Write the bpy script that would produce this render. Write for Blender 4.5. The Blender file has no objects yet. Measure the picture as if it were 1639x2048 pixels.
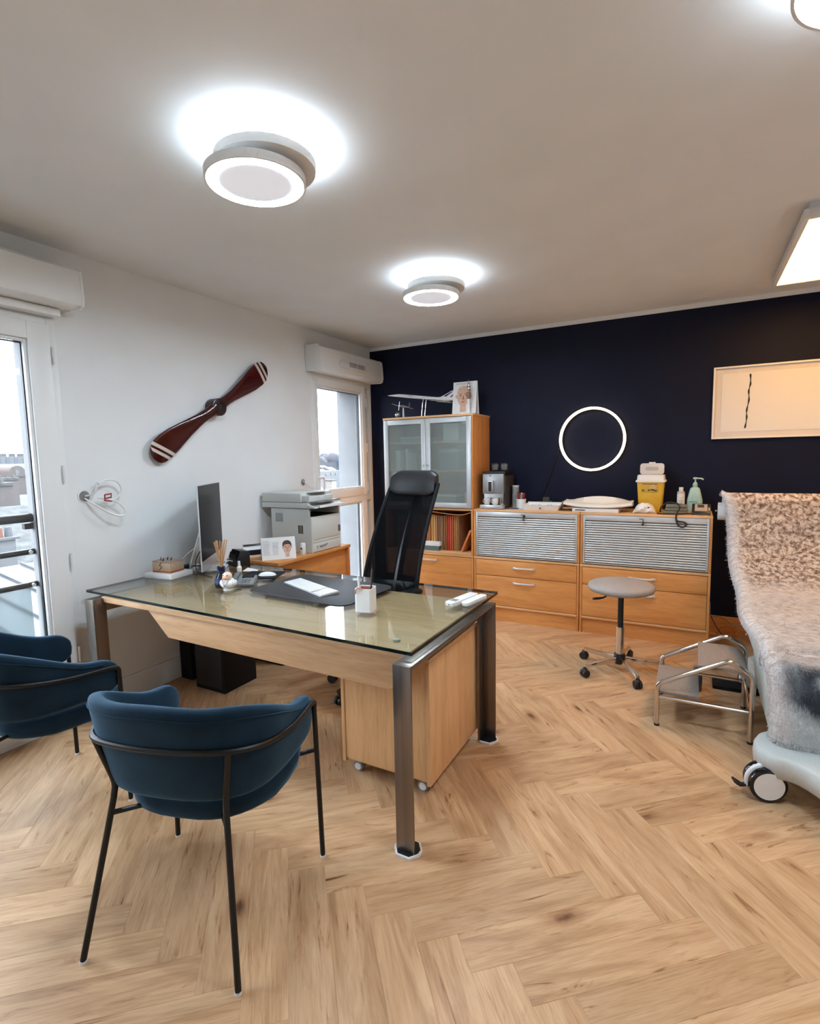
import bpy, bmesh, math, random
from mathutils import Vector, Matrix
R = math.radians
random.seed(7)
scene = bpy.context.scene
COL = scene.collection

# ------------------------------------------------------------------ camera
cam_d = bpy.data.cameras.new('camera')
cam_d.sensor_fit = 'HORIZONTAL'
cam_d.sensor_width = 36.0
cam_d.lens = 36.0 * 1045.9 / 1639.0
cam_d.clip_start = 0.02
cam_d.clip_end = 2000
cam = bpy.data.objects.new('camera', cam_d)
COL.objects.link(cam)
def _cam_rot(yaw, pitch, roll):
    ca, sa = math.cos(yaw), math.sin(yaw)
    Rw = Matrix(((ca, -sa, 0), (0, 0, -1), (sa, ca, 0)))
    cb, sb = math.cos(pitch), math.sin(pitch)
    Rp = Matrix(((1, 0, 0), (0, cb, -sb), (0, sb, cb)))
    cr, sr = math.cos(roll), math.sin(roll)
    Rr = Matrix(((cr, -sr, 0), (sr, cr, 0), (0, 0, 1)))
    return Rr @ Rp @ Rw
CR = _cam_rot(R(-28.47), R(5.896), R(-1.128))
CAM = Vector((0, 0, 1.5))
mw = Matrix((CR[0], -CR[1], -CR[2])).transposed().to_4x4()
mw.translation = CAM
cam.matrix_world = mw
scene.camera = cam

# ------------------------------------------------------------------ sky (even overcast) and exposure
world = bpy.data.worlds.new('overcast_sky')
scene.world = world
world.use_nodes = True
bg = world.node_tree.nodes['Background']
bg.inputs['Color'].default_value = (0.80, 0.93, 1.08, 1)
bg.inputs['Strength'].default_value = 2.9
vs = scene.view_settings
vs.view_transform = 'Standard'
vs.look = 'None'
vs.gamma = 1.0
vs.use_curve_mapping = False
vs.exposure = 2.2
cy = scene.cycles
cy.max_bounces = 4; cy.diffuse_bounces = 3; cy.glossy_bounces = 2; cy.transmission_bounces = 3; cy.transparent_max_bounces = 10
cy.adaptive_threshold = 0.07; cy.adaptive_min_samples = 16; cy.sample_clamp_indirect = 4.0
cy.caustics_reflective = False; cy.caustics_refractive = False
UPLIGHT = 13.0
LAMP_POWER = 38.0        # ceiling ring lamps, emission strength
PANEL_POWER = 2.9        # warm ceiling panel
RING_POWER = 1.3         # warm wall ring

# ------------------------------------------------------------------ helpers
class MB:
    """collects geometry; build() links it as one mesh object"""
    def __init__(s, off=(0, 0, 0)):
        s.v = []; s.f = []; s.m = []; s.cur = 0; s.off = Vector(off); s.M = None
    def add(s, vs_, fs):
        b = len(s.v)
        for p in vs_:
            p = Vector(p)
            if s.M is not None: p = s.M @ p
            s.v.append(p - s.off)
        for f in fs:
            s.f.append(tuple(b + i for i in f)); s.m.append(s.cur)
        return s
    def bb(s, x0, x1, y0, y1, z0, z1):
        return s.add([(x0, y0, z0), (x1, y0, z0), (x1, y1, z0), (x0, y1, z0), (x0, y0, z1), (x1, y0, z1), (x1, y1, z1), (x0, y1, z1)],
                     [(0, 3, 2, 1), (4, 5, 6, 7), (0, 1, 5, 4), (1, 2, 6, 5), (2, 3, 7, 6), (3, 0, 4, 7)])
    def box(s, c, d, rz=0.0, rx=0.0, ry=0.0):
        M = Matrix.Translation(c) @ Matrix.Rotation(rz, 4, 'Z') @ Matrix.Rotation(ry, 4, 'Y') @ Matrix.Rotation(rx, 4, 'X')
        x, y, z = d[0] / 2, d[1] / 2, d[2] / 2
        vs_ = [M @ Vector(p) for p in [(-x, -y, -z), (x, -y, -z), (x, y, -z), (-x, y, -z), (-x, -y, z), (x, -y, z), (x, y, z), (-x, y, z)]]
        return s.add(vs_, [(0, 3, 2, 1), (4, 5, 6, 7), (0, 1, 5, 4), (1, 2, 6, 5), (2, 3, 7, 6), (3, 0, 4, 7)])
    def loft(s, rings, closed=True, caps=True):
        n = len(rings[0]); vs_ = [p for r in rings for p in r]; fs = []
        for i in range(len(rings) - 1):
            for j in range(n if closed else n - 1):
                k = (j + 1) % n
                fs.append((i * n + j, i * n + k, (i + 1) * n + k, (i + 1) * n + j))
        if caps and closed:
            fs.append(tuple(reversed(range(n)))); fs.append(tuple((len(rings) - 1) * n + j for j in range(n)))
        return s.add(vs_, fs)
    def cyl(s, p0, p1, r0, r1=None, n=16, caps=True):
        p0, p1 = Vector(p0), Vector(p1); r1 = r0 if r1 is None else r1
        d = (p1 - p0).normalized(); a = d.orthogonal().normalized(); b = d.cross(a)
        ring = lambda p, r: [p + (a * math.cos(2 * math.pi * i / n) + b * math.sin(2 * math.pi * i / n)) * r for i in range(n)]
        return s.loft([ring(p0, r0), ring(p1, r1)], True, caps)
    def tube(s, pts, r, n=10, closed=False, caps=True):
        P = [Vector(p) for p in pts]; m = len(P)
        rr = r if isinstance(r, (list, tuple)) else [r] * m
        T = []
        for i in range(m):
            if closed: t = P[(i + 1) % m] - P[i - 1]
            else: t = P[min(i + 1, m - 1)] - P[max(i - 1, 0)]
            T.append(t.normalized())
        a = T[0].orthogonal().normalized(); rings = []
        for i in range(m):
            a = (a - T[i] * a.dot(T[i]))
            a = a.normalized() if a.length > 1e-6 else T[i].orthogonal().normalized()
            b = T[i].cross(a)
            rings.append([P[i] + (a * math.cos(2 * math.pi * k / n) + b * math.sin(2 * math.pi * k / n)) * rr[i] for k in range(n)])
        if closed: rings.append(rings[0])
        return s.loft(rings, True, caps and not closed)
    def lathe(s, prof, c=(0, 0, 0), n=24):
        c = Vector(c); rings = []
        for r, z in prof:
            rings.append([c + Vector((r * math.cos(2 * math.pi * k / n), r * math.sin(2 * math.pi * k / n), z)) for k in range(n)])
        return s.loft(rings, True, True)
    def prism(s, poly, z0, z1):
        a = sum(poly[i - 1][0] * poly[i][1] - poly[i][0] * poly[i - 1][1] for i in range(len(poly)))
        if a < 0: poly = list(reversed(poly))
        return s.loft([[(x, y, z0) for x, y in poly], [(x, y, z1) for x, y in poly]])
    def ext(s, poly3, d):
        d = Vector(d); q = [Vector(p) for p in poly3]
        return s.loft([q, [p + d for p in q]])
    def sph(s, c, r, n=16, m=10):
        c = Vector(c); rx, ry, rz = (r, r, r) if not isinstance(r, (tuple, list)) else r
        rings = []
        for i in range(m + 1):
            t = math.pi * (i + 0.001) / (m + 0.002)
            rings.append([c + Vector((rx * math.sin(t) * math.cos(2 * math.pi * k / n), ry * math.sin(t) * math.sin(2 * math.pi * k / n), -rz * math.cos(t))) for k in range(n)])
        return s.loft(rings)
    def torus(s, c, R_, r, axis='z', n=48, m=10, flat=1.0):
        c = Vector(c); pts = []
        rings = []
        for i in range(n):
            a = 2 * math.pi * i / n
            ring = []
            for k in range(m):
                b = 2 * math.pi * k / m
                rad = R_ + r * math.cos(b); h = r * flat * math.sin(b)
                p = (rad * math.cos(a), rad * math.sin(a), h)
                if axis == 'y': p = (p[0], -p[2], p[1])
                if axis == 'x': p = (p[2], p[0], p[1])
                ring.append(c + Vector(p))
            rings.append(ring)
        rings.append(rings[0])
        return s.loft(rings, True, False)
    def build(s, name, mats, parent=None, loc=None, bevel=0.0, seg=2, smooth=35, uv=None, sub=0):
        me = bpy.data.meshes.new(name)
        me.from_pydata([tuple(p) for p in s.v], [], s.f)
        mats = mats if isinstance(mats, (list, tuple)) else [mats]
        for m in mats: me.materials.append(m)
        if len(mats) > 1: me.polygons.foreach_set('material_index', s.m)
        bm = bmesh.new(); bm.from_mesh(me)
        bmesh.ops.recalc_face_normals(bm, faces=bm.faces)
        if bevel > 0:
            es = [e for e in bm.edges if len(e.link_faces) == 2 and e.calc_face_angle(0) > R(28)]
            if es: bmesh.ops.bevel(bm, geom=es, offset=bevel, segments=seg, profile=0.6, affect='EDGES', clamp_overlap=True)
        bm.to_mesh(me); bm.free()
        if smooth:
            me.polygons.foreach_set('use_smooth', [True] * len(me.polygons))
            me.set_sharp_from_angle(angle=R(smooth))
        o = bpy.data.objects.new(name, me); COL.objects.link(o)
        if sub:
            md = o.modifiers.new('sub', 'SUBSURF'); md.levels = sub; md.render_levels = sub
        if parent is not None: o.parent = parent
        if loc is not None: o.location = loc
        return o

def tag(o, label, cat, group=None):
    o['label'] = label; o['category'] = cat
    if group: o['group'] = group
    return o
def thing(name, label, cat, loc=(0, 0, 0), rz=0.0, group=None):
    o = bpy.data.objects.new(name, None); COL.objects.link(o)
    o.empty_display_size = 0.05
    o.location = loc; o.rotation_euler = (0, 0, rz)
    return tag(o, label, cat, group)
def root(name, loc=(0, 0, 0)):
    o = bpy.data.objects.new(name, None); COL.objects.link(o); o.location = loc; o['kind'] = 'structure'
    o.empty_display_size = 0.05
    return o
def W(t): return MB(t.location)            # author in world coordinates under an unrotated thing
def dup(o, loc, rz=None, label=None, parent=None):
    c = o.copy(); COL.objects.link(c)
    if parent is not None: c.parent = parent
    if loc is not None: c.location = loc
    if rz is not None: c.rotation_euler = (0, 0, rz)
    if label: c['label'] = label
    for ch in list(o.children): dup(ch, None, None, None, c)
    return c
def arc(c, r, a0, a1, n, plane='xz'):
    out = []
    for i in range(n + 1):
        a = R(a0 + (a1 - a0) * i / n); u, v = r * math.cos(a), r * math.sin(a)
        out.append({'xz': (c[0] + u, c[1], c[2] + v), 'xy': (c[0] + u, c[1] + v, c[2]), 'yz': (c[0], c[1] + u, c[2] + v)}[plane])
    return out
def smoothpath(pts, k=4):
    """Catmull-Rom through the points"""
    P = [Vector(p) for p in pts]; out = []
    for i in range(len(P) - 1):
        p0, p1, p2, p3 = P[max(i - 1, 0)], P[i], P[i + 1], P[min(i + 2, len(P) - 1)]
        for j in range(k):
            t = j / k
            out.append(0.5 * ((2 * p1) + (p2 - p0) * t + (2 * p0 - 5 * p1 + 4 * p2 - p3) * t * t + (3 * p1 - p0 - 3 * p2 + p3) * t ** 3))
    out.append(P[-1]); return out
def rrect(x0, x1, y0, y1, r, n=5):
    out = []
    for cx, cy, a0 in ((x1 - r, y1 - r, 0), (x0 + r, y1 - r, 90), (x0 + r, y0 + r, 180), (x1 - r, y0 + r, 270)):
        for i in range(n + 1):
            a = R(a0 + 90 * i / n); out.append((cx + r * math.cos(a), cy + r * math.sin(a)))
    return out

# ------------------------------------------------------------------ materials
def mat(name, col, rough=0.5, metal=0.0, spec=0.5, sheen=0.0, coat=0.0, alpha=None, trans=0.0, emit=None, estr=0.0):
    m = bpy.data.materials.new(name); m.use_nodes = True
    p = m.node_tree.nodes['Principled BSDF']
    p.inputs['Base Color'].default_value = (*col, 1)
    p.inputs['Roughness'].default_value = rough
    p.inputs['Metallic'].default_value = metal
    p.inputs['Specular IOR Level'].default_value = spec
    if sheen: p.inputs['Sheen Weight'].default_value = sheen; p.inputs['Sheen Roughness'].default_value = 0.4
    if coat: p.inputs['Coat Weight'].default_value = coat; p.inputs['Coat Roughness'].default_value = 0.06
    if trans: p.inputs['Transmission Weight'].default_value = trans
    if emit: p.inputs['Emission Color'].default_value = (*emit, 1); p.inputs['Emission Strength'].default_value = estr
    m.diffuse_color = (*col, 1)
    return m
def N(m, typ, **kw):
    n = m.node_tree.nodes.new(typ)
    for k, v in kw.items():
        if k.startswith('_'): setattr(n, k[1:], v)
        else: n.inputs[k].default_value = v
    return n
def LK(m, a, ao, b, bi): m.node_tree.links.new(a.outputs[ao], b.inputs[bi])
def ramp(m, stops):
    n = m.node_tree.nodes.new('ShaderNodeValToRGB'); cr = n.color_ramp
    while len(cr.elements) > 1: cr.elements.remove(cr.elements[0])
    cr.elements[0].position = stops[0][0]; cr.elements[0].color = (*stops[0][1], 1)
    for p, c in stops[1:]:
        e = cr.elements.new(p); e.color = (*c, 1)
    return n
def PB(m): return m.node_tree.nodes['Principled BSDF']
def noisy(name, c1, c2, scale=20, detail=4, rough=0.6, bump=0.0, stretch=(1, 1, 1), metal=0.0, sheen=0.0, bscale=None, spec=0.5, coords='Object', lo=0.35, hi=0.65):
    """base colour wandering between two tones, with optional fine bump"""
    m = mat(name, c1, rough, metal, spec, sheen)
    tc = N(m, 'ShaderNodeTexCoord'); mp = N(m, 'ShaderNodeMapping', Scale=stretch)
    LK(m, tc, coords, mp, 'Vector')
    ns = N(m, 'ShaderNodeTexNoise', Scale=scale, Detail=detail); LK(m, mp, 'Vector', ns, 'Vector')
    rp = ramp(m, [(lo, c1), (hi, c2)]); LK(m, ns, 'Fac', rp, 'Fac'); LK(m, rp, 'Color', PB(m), 'Base Color')
    if bump:
        b2 = N(m, 'ShaderNodeTexNoise', Scale=bscale or scale * 4, Detail=3); LK(m, mp, 'Vector', b2, 'Vector')
        bp = N(m, 'ShaderNodeBump', Strength=bump, Distance=0.002); LK(m, b2, 'Fac', bp, 'Height'); LK(m, bp, 'Normal', PB(m), 'Normal')
    return m
def wood(name, light, dark, axis='x', rough=0.42, grain=1.0, spec=0.4):
    m = mat(name, light, rough, 0, spec)
    st = {'x': (1.3, 16, 16), 'y': (16, 1.3, 16), 'z': (16, 16, 1.3)}[axis]
    st = tuple(v * grain for v in st)
    tc = N(m, 'ShaderNodeTexCoord'); oi = N(m, 'ShaderNodeObjectInfo')
    ad = N(m, 'ShaderNodeVectorMath', _operation='ADD'); LK(m, tc, 'Object', ad, 0)
    ml = N(m, 'ShaderNodeVectorMath', _operation='SCALE'); ml.inputs[0].default_value = (7, 5, 3); LK(m, oi, 'Random', ml, 'Scale'); LK(m, ml, 'Vector', ad, 1)
    mp = N(m, 'ShaderNodeMapping', Scale=st); LK(m, ad, 'Vector', mp, 'Vector')
    n1 = N(m, 'ShaderNodeTexNoise', Scale=1.2, Detail=3, Roughness=0.6, Distortion=0.6); LK(m, mp, 'Vector', n1, 'Vector')
    mp2 = N(m, 'ShaderNodeMapping', Scale=tuple(v * 6 for v in st)); LK(m, ad, 'Vector', mp2, 'Vector')
    n2 = N(m, 'ShaderNodeTexNoise', Scale=1.5, Detail=1); LK(m, mp2, 'Vector', n2, 'Vector')
    mx = N(m, 'ShaderNodeMix', _data_type='FLOAT'); mx.inputs['Factor'].default_value = 0.35
    LK(m, n1, 'Fac', mx, 'A'); LK(m, n2, 'Fac', mx, 'B')
    rp = ramp(m, [(0.32, dark), (0.55, light), (0.75, tuple(min(1, v * 1.08) for v in light))])
    LK(m, mx, 'Result', rp, 'Fac'); LK(m, rp, 'Color', PB(m), 'Base Color')
    return m
def clear_glass(name, tint=(1, 1, 1), ior=1.45, gloss_rough=0.0):
    m = bpy.data.materials.new(name); m.use_nodes = True; nt = m.node_tree; nt.nodes.clear()
    out = N(m, 'ShaderNodeOutputMaterial'); tr = N(m, 'ShaderNodeBsdfTransparent'); tr.inputs['Color'].default_value = (*tint, 1)
    gl = N(m, 'ShaderNodeBsdfGlossy', Roughness=gloss_rough); lw = N(m, 'ShaderNodeLayerWeight', Blend=0.5)
    f0 = ((ior - 1) / (ior + 1)) ** 2
    pw = N(m, 'ShaderNodeMath', _operation='POWER'); pw.inputs[1].default_value = 5; LK(m, lw, 'Facing', pw, 0)
    fr = N(m, 'ShaderNodeMath', _operation='MULTIPLY_ADD'); fr.inputs[1].default_value = 1 - f0; fr.inputs[2].default_value = f0; LK(m, pw, 0, fr, 0)
    mx = N(m, 'ShaderNodeMixShader'); LK(m, fr, 0, mx, 0); LK(m, tr, 'BSDF', mx, 1); LK(m, gl, 'BSDF', mx, 2); LK(m, mx, 'Shader', out, 'Surface')
    return m
def frosted(name, col, fac=0.5, rough=0.25):
    m = bpy.data.materials.new(name); m.use_nodes = True; nt = m.node_tree
    out = nt.nodes['Material Output']; p = PB(m)
    p.inputs['Base Color'].default_value = (*col, 1); p.inputs['Roughness'].default_value = rough
    tr = N(m, 'ShaderNodeBsdfTransparent'); tr.inputs['Color'].default_value = (0.9, 0.95, 0.93, 1)
    mx = N(m, 'ShaderNodeMixShader'); mx.inputs[0].default_value = fac
    LK(m, tr, 'BSDF', mx, 1); LK(m, p, 'BSDF', mx, 2); LK(m, mx, 'Shader', out, 'Surface')
    return m

M = {}
M['wall_white'] = noisy('wall_white_paint', (0.82, 0.83, 0.825), (0.845, 0.855, 0.85), 3, 1, 0.75)
M['ceiling'] = noisy('ceiling_paint', (0.84, 0.86, 0.86), (0.87, 0.885, 0.885), 3, 1, 0.8)
M['navy'] = noisy('navy_paint', (0.0017, 0.0036, 0.0180), (0.0022, 0.0045, 0.0210), 4, 1, 0.6, spec=0.22)
M['white_pvc'] = mat('white_pvc', (0.86, 0.87, 0.86), 0.35)
M['white_plastic'] = mat('white_plastic', (0.8, 0.8, 0.79), 0.3)
M['white_matte'] = mat('white_matte', (0.82, 0.81, 0.79), 0.6)
M['warm_white'] = mat('warm_white_plastic', (0.80, 0.78, 0.75), 0.4)
M['grey_plastic'] = mat('light_grey_plastic', (0.50, 0.52, 0.50), 0.45)
M['putty'] = mat('printer_putty_plastic', (0.60, 0.615, 0.58), 0.45)
M['mid_grey'] = mat('mid_grey', (0.22, 0.23, 0.23), 0.5)
M['black'] = mat('black_plastic', (0.008, 0.008, 0.009), 0.38)
M['black_gloss'] = mat('black_gloss', (0.006, 0.006, 0.007), 0.08)
M['black_matte'] = mat('black_matte', (0.006, 0.006, 0.007), 0.7, spec=0.25)
M['black_metal'] = mat('black_powder_coat', (0.0045, 0.0042, 0.0042), 0.42, 0.0, 0.35)
M['rubber'] = mat('black_rubber', (0.008, 0.008, 0.008), 0.55)
M['chrome'] = mat('chrome', (0.72, 0.70, 0.68), 0.10, 1.0)
M['chrome_tube'] = mat('chrome_tube', (0.62, 0.58, 0.54), 0.16, 1.0)
M['alu'] = mat('anodised_aluminium', (0.70, 0.72, 0.73), 0.32, 0.55)
M['alu_slat'] = mat('silver_lacquered_slat', (0.68, 0.69, 0.68), 0.36, 0.35)
M['steel'] = noisy('brushed_steel', (0.225, 0.190, 0.170), (0.27, 0.235, 0.21), 40, 2, 0.34, 0.05, (1, 1, 0.02), 1.0)
M['imac_alu'] = mat('computer_aluminium', (0.72, 0.73, 0.74), 0.28, 0.7)
M['screen'] = mat('dark_screen_glass', (0.012, 0.011, 0.014), 0.22, spec=0.05)
M['handle_metal'] = mat('bright_handle', (0.80, 0.80, 0.80), 0.25, 0.4)
M['beech'] = wood('beech_veneer_horizontal', (0.76, 0.345, 0.108), (0.63, 0.25, 0.068), 'x')
M['beech_v'] = wood('beech_veneer_vertical', (0.73, 0.32, 0.098), (0.59, 0.225, 0.062), 'z')
M['beech_edge'] = wood('beech_edge_band', (0.80, 0.46, 0.215), (0.71, 0.37, 0.15), 'x')
M['beech_y'] = wood('beech_veneer_depth', (0.66, 0.29, 0.088), (0.53, 0.205, 0.056), 'y')
M['oak'] = wood('desk_oak_horizontal', (0.69, 0.43, 0.235), (0.54, 0.31, 0.155), 'x', 0.45)
M['oak_v'] = wood('desk_oak_vertical', (0.71, 0.42, 0.205), (0.58, 0.315, 0.137), 'z', 0.45)
M['velvet'] = noisy('blue_velvet', (0.0050, 0.0165, 0.031), (0.0085, 0.026, 0.046), 9, 5, 0.85, 0.25, sheen=0.55, bscale=420, spec=0.15)
PB(M['velvet']).inputs['Sheen Tint'].default_value = (0.22, 0.42, 0.60, 1)
M['mesh_black'] = None
M['propeller'] = noisy('oxblood_lacquer', (0.040, 0.0025, 0.0022), (0.060, 0.0045, 0.0035), 6, 2, 0.2, 0.0, (1, 1, 1))
M['propeller_dark'] = mat('dark_lacquer', (0.020, 0.006, 0.008), 0.25)
M['cream_paint'] = mat('cream_paint', (0.66, 0.56, 0.50), 0.35)
M['glass_clear'] = clear_glass('window_glass')
M['glass_desk'] = clear_glass('desk_glass', (0.905, 0.945, 0.925), 1.6)
M['glass_edge'] = mat('dark_green_glass_edge', (0.006, 0.012, 0.011), 0.08)
M['glass_small'] = clear_glass('tumbler_glass', (0.86, 0.88, 0.88), 1.5)
M['frost'] = frosted('frosted_cabinet_glass', (0.36, 0.40, 0.38), 0.36, 0.22)
M['stool_seat'] = noisy('grey_stool_vinyl', (0.33, 0.285, 0.255), (0.38, 0.335, 0.30), 120, 2, 0.5, 0.1)
M['mint'] = noisy('pale_mint_vinyl', (0.40, 0.46, 0.43), (0.46, 0.51, 0.48), 20, 3, 0.45)
M['base_grey'] = noisy('pale_grey_moulded_plastic', (0.50, 0.52, 0.49), (0.56, 0.575, 0.545), 200, 2, 0.45, 0.08)
M['paper'] = mat('paper_white', (0.80, 0.79, 0.77), 0.7)
M['ink'] = mat('grey_ink', (0.42, 0.42, 0.42), 0.7)
M['ink_dark'] = mat('black_ink', (0.010, 0.010, 0.010), 0.6)
M['skin'] = noisy('printed_skin', (0.62, 0.36, 0.25), (0.70, 0.44, 0.32), 30, 2, 0.6)
M['skin_d'] = mat('printed_skin_shade', (0.34, 0.13, 0.08), 0.6)
M['hair'] = noisy('printed_hair', (0.045, 0.018, 0.010), (0.09, 0.04, 0.022), 60, 2, 0.6)
M['leather'] = noisy('black_desk_pad', (0.012, 0.012, 0.014), (0.017, 0.017, 0.019), 200, 2, 0.42, 0.15)
M['led'] = mat('led_diffuser', (0.9, 0.9, 0.9), 0.5, emit=(0.77, 0.935, 1.10), estr=LAMP_POWER)
M['led_up'] = mat('led_uplight', (0.9, 0.9, 0.9), 0.5, emit=(0.80, 0.95, 1.09), estr=UPLIGHT)
M['led_panel'] = mat('warm_led_diffuser', (0.9, 0.9, 0.85), 0.5, emit=(1.0, 0.50, 0.125), estr=PANEL_POWER)
M['led_ring'] = mat('warm_led_strip', (0.9, 0.85, 0.8), 0.5, emit=(1.0, 0.74, 0.44), estr=RING_POWER)
M['disc_glow'] = mat('lamp_centre_glow', (0.8, 0.8, 0.82), 0.6, emit=(0.85, 0.9, 1.0), estr=0.10)  # weak glow added so the otherwise unlit centre disc reads grey
M['disc_glow'].cycles.emission_sampling = 'NONE'
M['yellow'] = noisy('sharps_bin_yellow', (0.72, 0.42, 0.035), (0.80, 0.50, 0.06), 14, 3, 0.35)
M['aqua'] = noisy('aqua_bottle_plastic', (0.36, 0.56, 0.50), (0.42, 0.62, 0.56), 12, 2, 0.35)
# ================================================================== ROOM
XL, YN, ZC, XR, YB = -3.14, 4.94, 2.69, 2.1, -1.5
def struct(o): o['kind'] = 'structure'; return o

# ---- floor: herringbone planks
def floor_material():
    m = mat('oak_herringbone_plank', (0.55, 0.37, 0.22), 0.42, 0, 0.35)
    uv = N(m, 'ShaderNodeUVMap'); oi = N(m, 'ShaderNodeObjectInfo')
    sc = N(m, 'ShaderNodeVectorMath', _operation='SCALE'); sc.inputs[0].default_value = (37, 23, 11); LK(m, oi, 'Random', sc, 'Scale')
    ad = N(m, 'ShaderNodeVectorMath', _operation='ADD'); LK(m, uv, 'UV', ad, 0); LK(m, sc, 'Vector', ad, 1)
    def tex(sx, sy, scale, detail, dist=0.0, rough=0.55):
        mp = N(m, 'ShaderNodeMapping', Scale=(sx, sy, 1)); LK(m, ad, 'Vector', mp, 'Vector')
        n = N(m, 'ShaderNodeTexNoise', Scale=scale, Detail=detail, Distortion=dist, Roughness=rough); LK(m, mp, 'Vector', n, 'Vector'); return n
    g1 = tex(2.2, 15, 1.0, 4, 0.9, 0.62)       # broad figure
    g2 = tex(9, 210, 1.0, 2, 0.3, 0.6)         # fine pores
    g3 = tex(2.6, 17, 1.0, 4, 2.2, 0.62)        # dark streaks
    c1 = ramp(m, [(0.28, (0.41, 0.225, 0.108)), (0.48, (0.56, 0.338, 0.178)), (0.70, (0.67, 0.435, 0.25))]); LK(m, g1, 'Fac', c1, 'Fac')
    tone = ramp(m, [(0.0, (0.88, 0.87, 0.86)), (0.35, (0.97, 0.96, 0.95)), (0.7, (1.01, 1.01, 1.01)), (1.0, (1.07, 1.07, 1.07))])
    LK(m, oi, 'Random', tone, 'Fac')
    def mul(a, b, fac=1.0):
        x = N(m, 'ShaderNodeMix', _data_type='RGBA', _blend_type='MULTIPLY'); x.inputs['Factor'].default_value = fac
        m.node_tree.links.new(a, x.inputs[6]); m.node_tree.links.new(b, x.inputs[7]); return x.outputs[2]
    col = mul(c1.outputs['Color'], tone.outputs['Color'])
    p2 = ramp(m, [(0.33, (0.82, 0.79, 0.76)), (0.52, (1.0, 1.0, 1.0)), (0.75, (1.05, 1.05, 1.04))]); LK(m, g2, 'Fac', p2, 'Fac')
    col = mul(col, p2.outputs['Color'], 0.75)
    p3 = ramp(m, [(0.25, (0.26, 0.17, 0.12)), (0.31, (0.55, 0.43, 0.35)), (0.36, (0.86, 0.80, 0.76)), (0.43, (1, 1, 1))]); LK(m, g3, 'Fac', p3, 'Fac')
    col = mul(col, p3.outputs['Color'], 1.0)
    # knots
    mpk = N(m, 'ShaderNodeMapping', Scale=(2.0, 4.6, 1)); LK(m, ad, 'Vector', mpk, 'Vector')
    dn = N(m, 'ShaderNodeTexNoise', Scale=14, Detail=1); LK(m, mpk, 'Vector', dn, 'Vector')
    dm = N(m, 'ShaderNodeMixRGB'); dm.inputs[0].default_value = 0.055; LK(m, mpk, 'Vector', dm, 1); LK(m, dn, 'Color', dm, 2)
    vo = N(m, 'ShaderNodeTexVoronoi', Scale=1.0, _feature='F1'); LK(m, dm, 'Color', vo, 'Vector')
    kn = ramp(m, [(0.0, (0.14, 0.09, 0.065)), (0.045, (0.26, 0.18, 0.135)), (0.09, (0.70, 0.61, 0.55)), (0.16, (0.92, 0.90, 0.88)), (0.22, (1, 1, 1))]); LK(m, vo, 'Distance', kn, 'Fac')
    gate = N(m, 'ShaderNodeMath', _operation='GREATER_THAN'); gate.inputs[1].default_value = 0.40
    sx = N(m, 'ShaderNodeSeparateColor'); LK(m, vo, 'Color', sx, 'Color'); LK(m, sx, 'Red', gate, 0)
    x = N(m, 'ShaderNodeMix', _data_type='RGBA', _blend_type='MULTIPLY'); LK(m, gate, 0, x, 'Factor')
    m.node_tree.links.new(col, x.inputs[6]); LK(m, kn, 'Color', x, 7)
    m.node_tree.links.new(x.outputs[2], PB(m).inputs['Base Color'])
    bp = N(m, 'ShaderNodeBump', Strength=0.18, Distance=0.001); LK(m, g2, 'Fac', bp, 'Height'); LK(m, bp, 'Normal', PB(m), 'Normal')
    rr = N(m, 'ShaderNodeMapRange'); rr.inputs['To Min'].default_value = 0.36; rr.inputs['To Max'].default_value = 0.55; LK(m, g1, 'Fac', rr, 'Value'); LK(m, rr, 'Result', PB(m), 'Roughness')
    return m
M['floor'] = floor_material()
M['screed'] = mat('dark_plank_joint', (0.24, 0.15, 0.09), 0.8)
fl = MB().bb(XL, XR, YB, YN, -0.05, -0.006).build('floor', M['screed']); struct(fl)

PW, PLN = 0.130, 5
PL = PW * PLN
AU, AV = R(41.5), R(41.5 - 90)
U = Vector((math.cos(AU), math.sin(AU))); V2 = Vector((math.cos(AV), math.sin(AV)))
ORG = Vector((-0.524, 1.287)) - V2 * PW
def clip(poly):
    for ax, lim, sgn in ((0, XL, 1), (0, XR, -1), (1, YB, 1), (1, YN, -1)):
        out = []
        for i in range(len(poly)):
            a, b = poly[i - 1], poly[i]
            da, db = (a[ax] - lim) * sgn, (b[ax] - lim) * sgn
            if (da >= 0) != (db >= 0): out.append(a + (b - a) * (da / (da - db)))
            if db >= 0: out.append(b)
        poly = out
        if len(poly) < 3: return []
    return poly
def in_view(p):
    q = CR @ (Vector((p[0], p[1], 0)) - CAM)
    if q.z < 0.2: return False
    x, y = 819.5 + 1045.9 * q.x / q.z, 1024 + 1045.9 * q.y / q.z
    return -20 < x < 1660 and y < 2070
def plank_geo(poly):
    """bevelled slab over a polygon (counter-clockwise), z = 0 on top"""
    c = sum(poly, Vector((0, 0))) / len(poly)
    def inset(d):
        out = []
        for p in poly:
            v = p - c; L = v.length
            out.append(p - Vector((math.copysign(min(d, abs(v.x)), v.x), math.copysign(min(d, abs(v.y)), v.y))))
        return out
    r0, r1 = inset(0.0006), inset(0.0001); n = len(poly)
    vs_ = [(p.x, p.y, 0.0) for p in r0] + [(p.x, p.y, -0.0005) for p in r1] + [(p.x, p.y, -0.0065) for p in r1]
    fs = [tuple(range(n))]
    for k in (0, 1):
        for j in range(n):
            j2 = (j + 1) % n; fs.append((k * n + j, (k + 1) * n + j, (k + 1) * n + j2, k * n + j2))
    return vs_, fs
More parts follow.
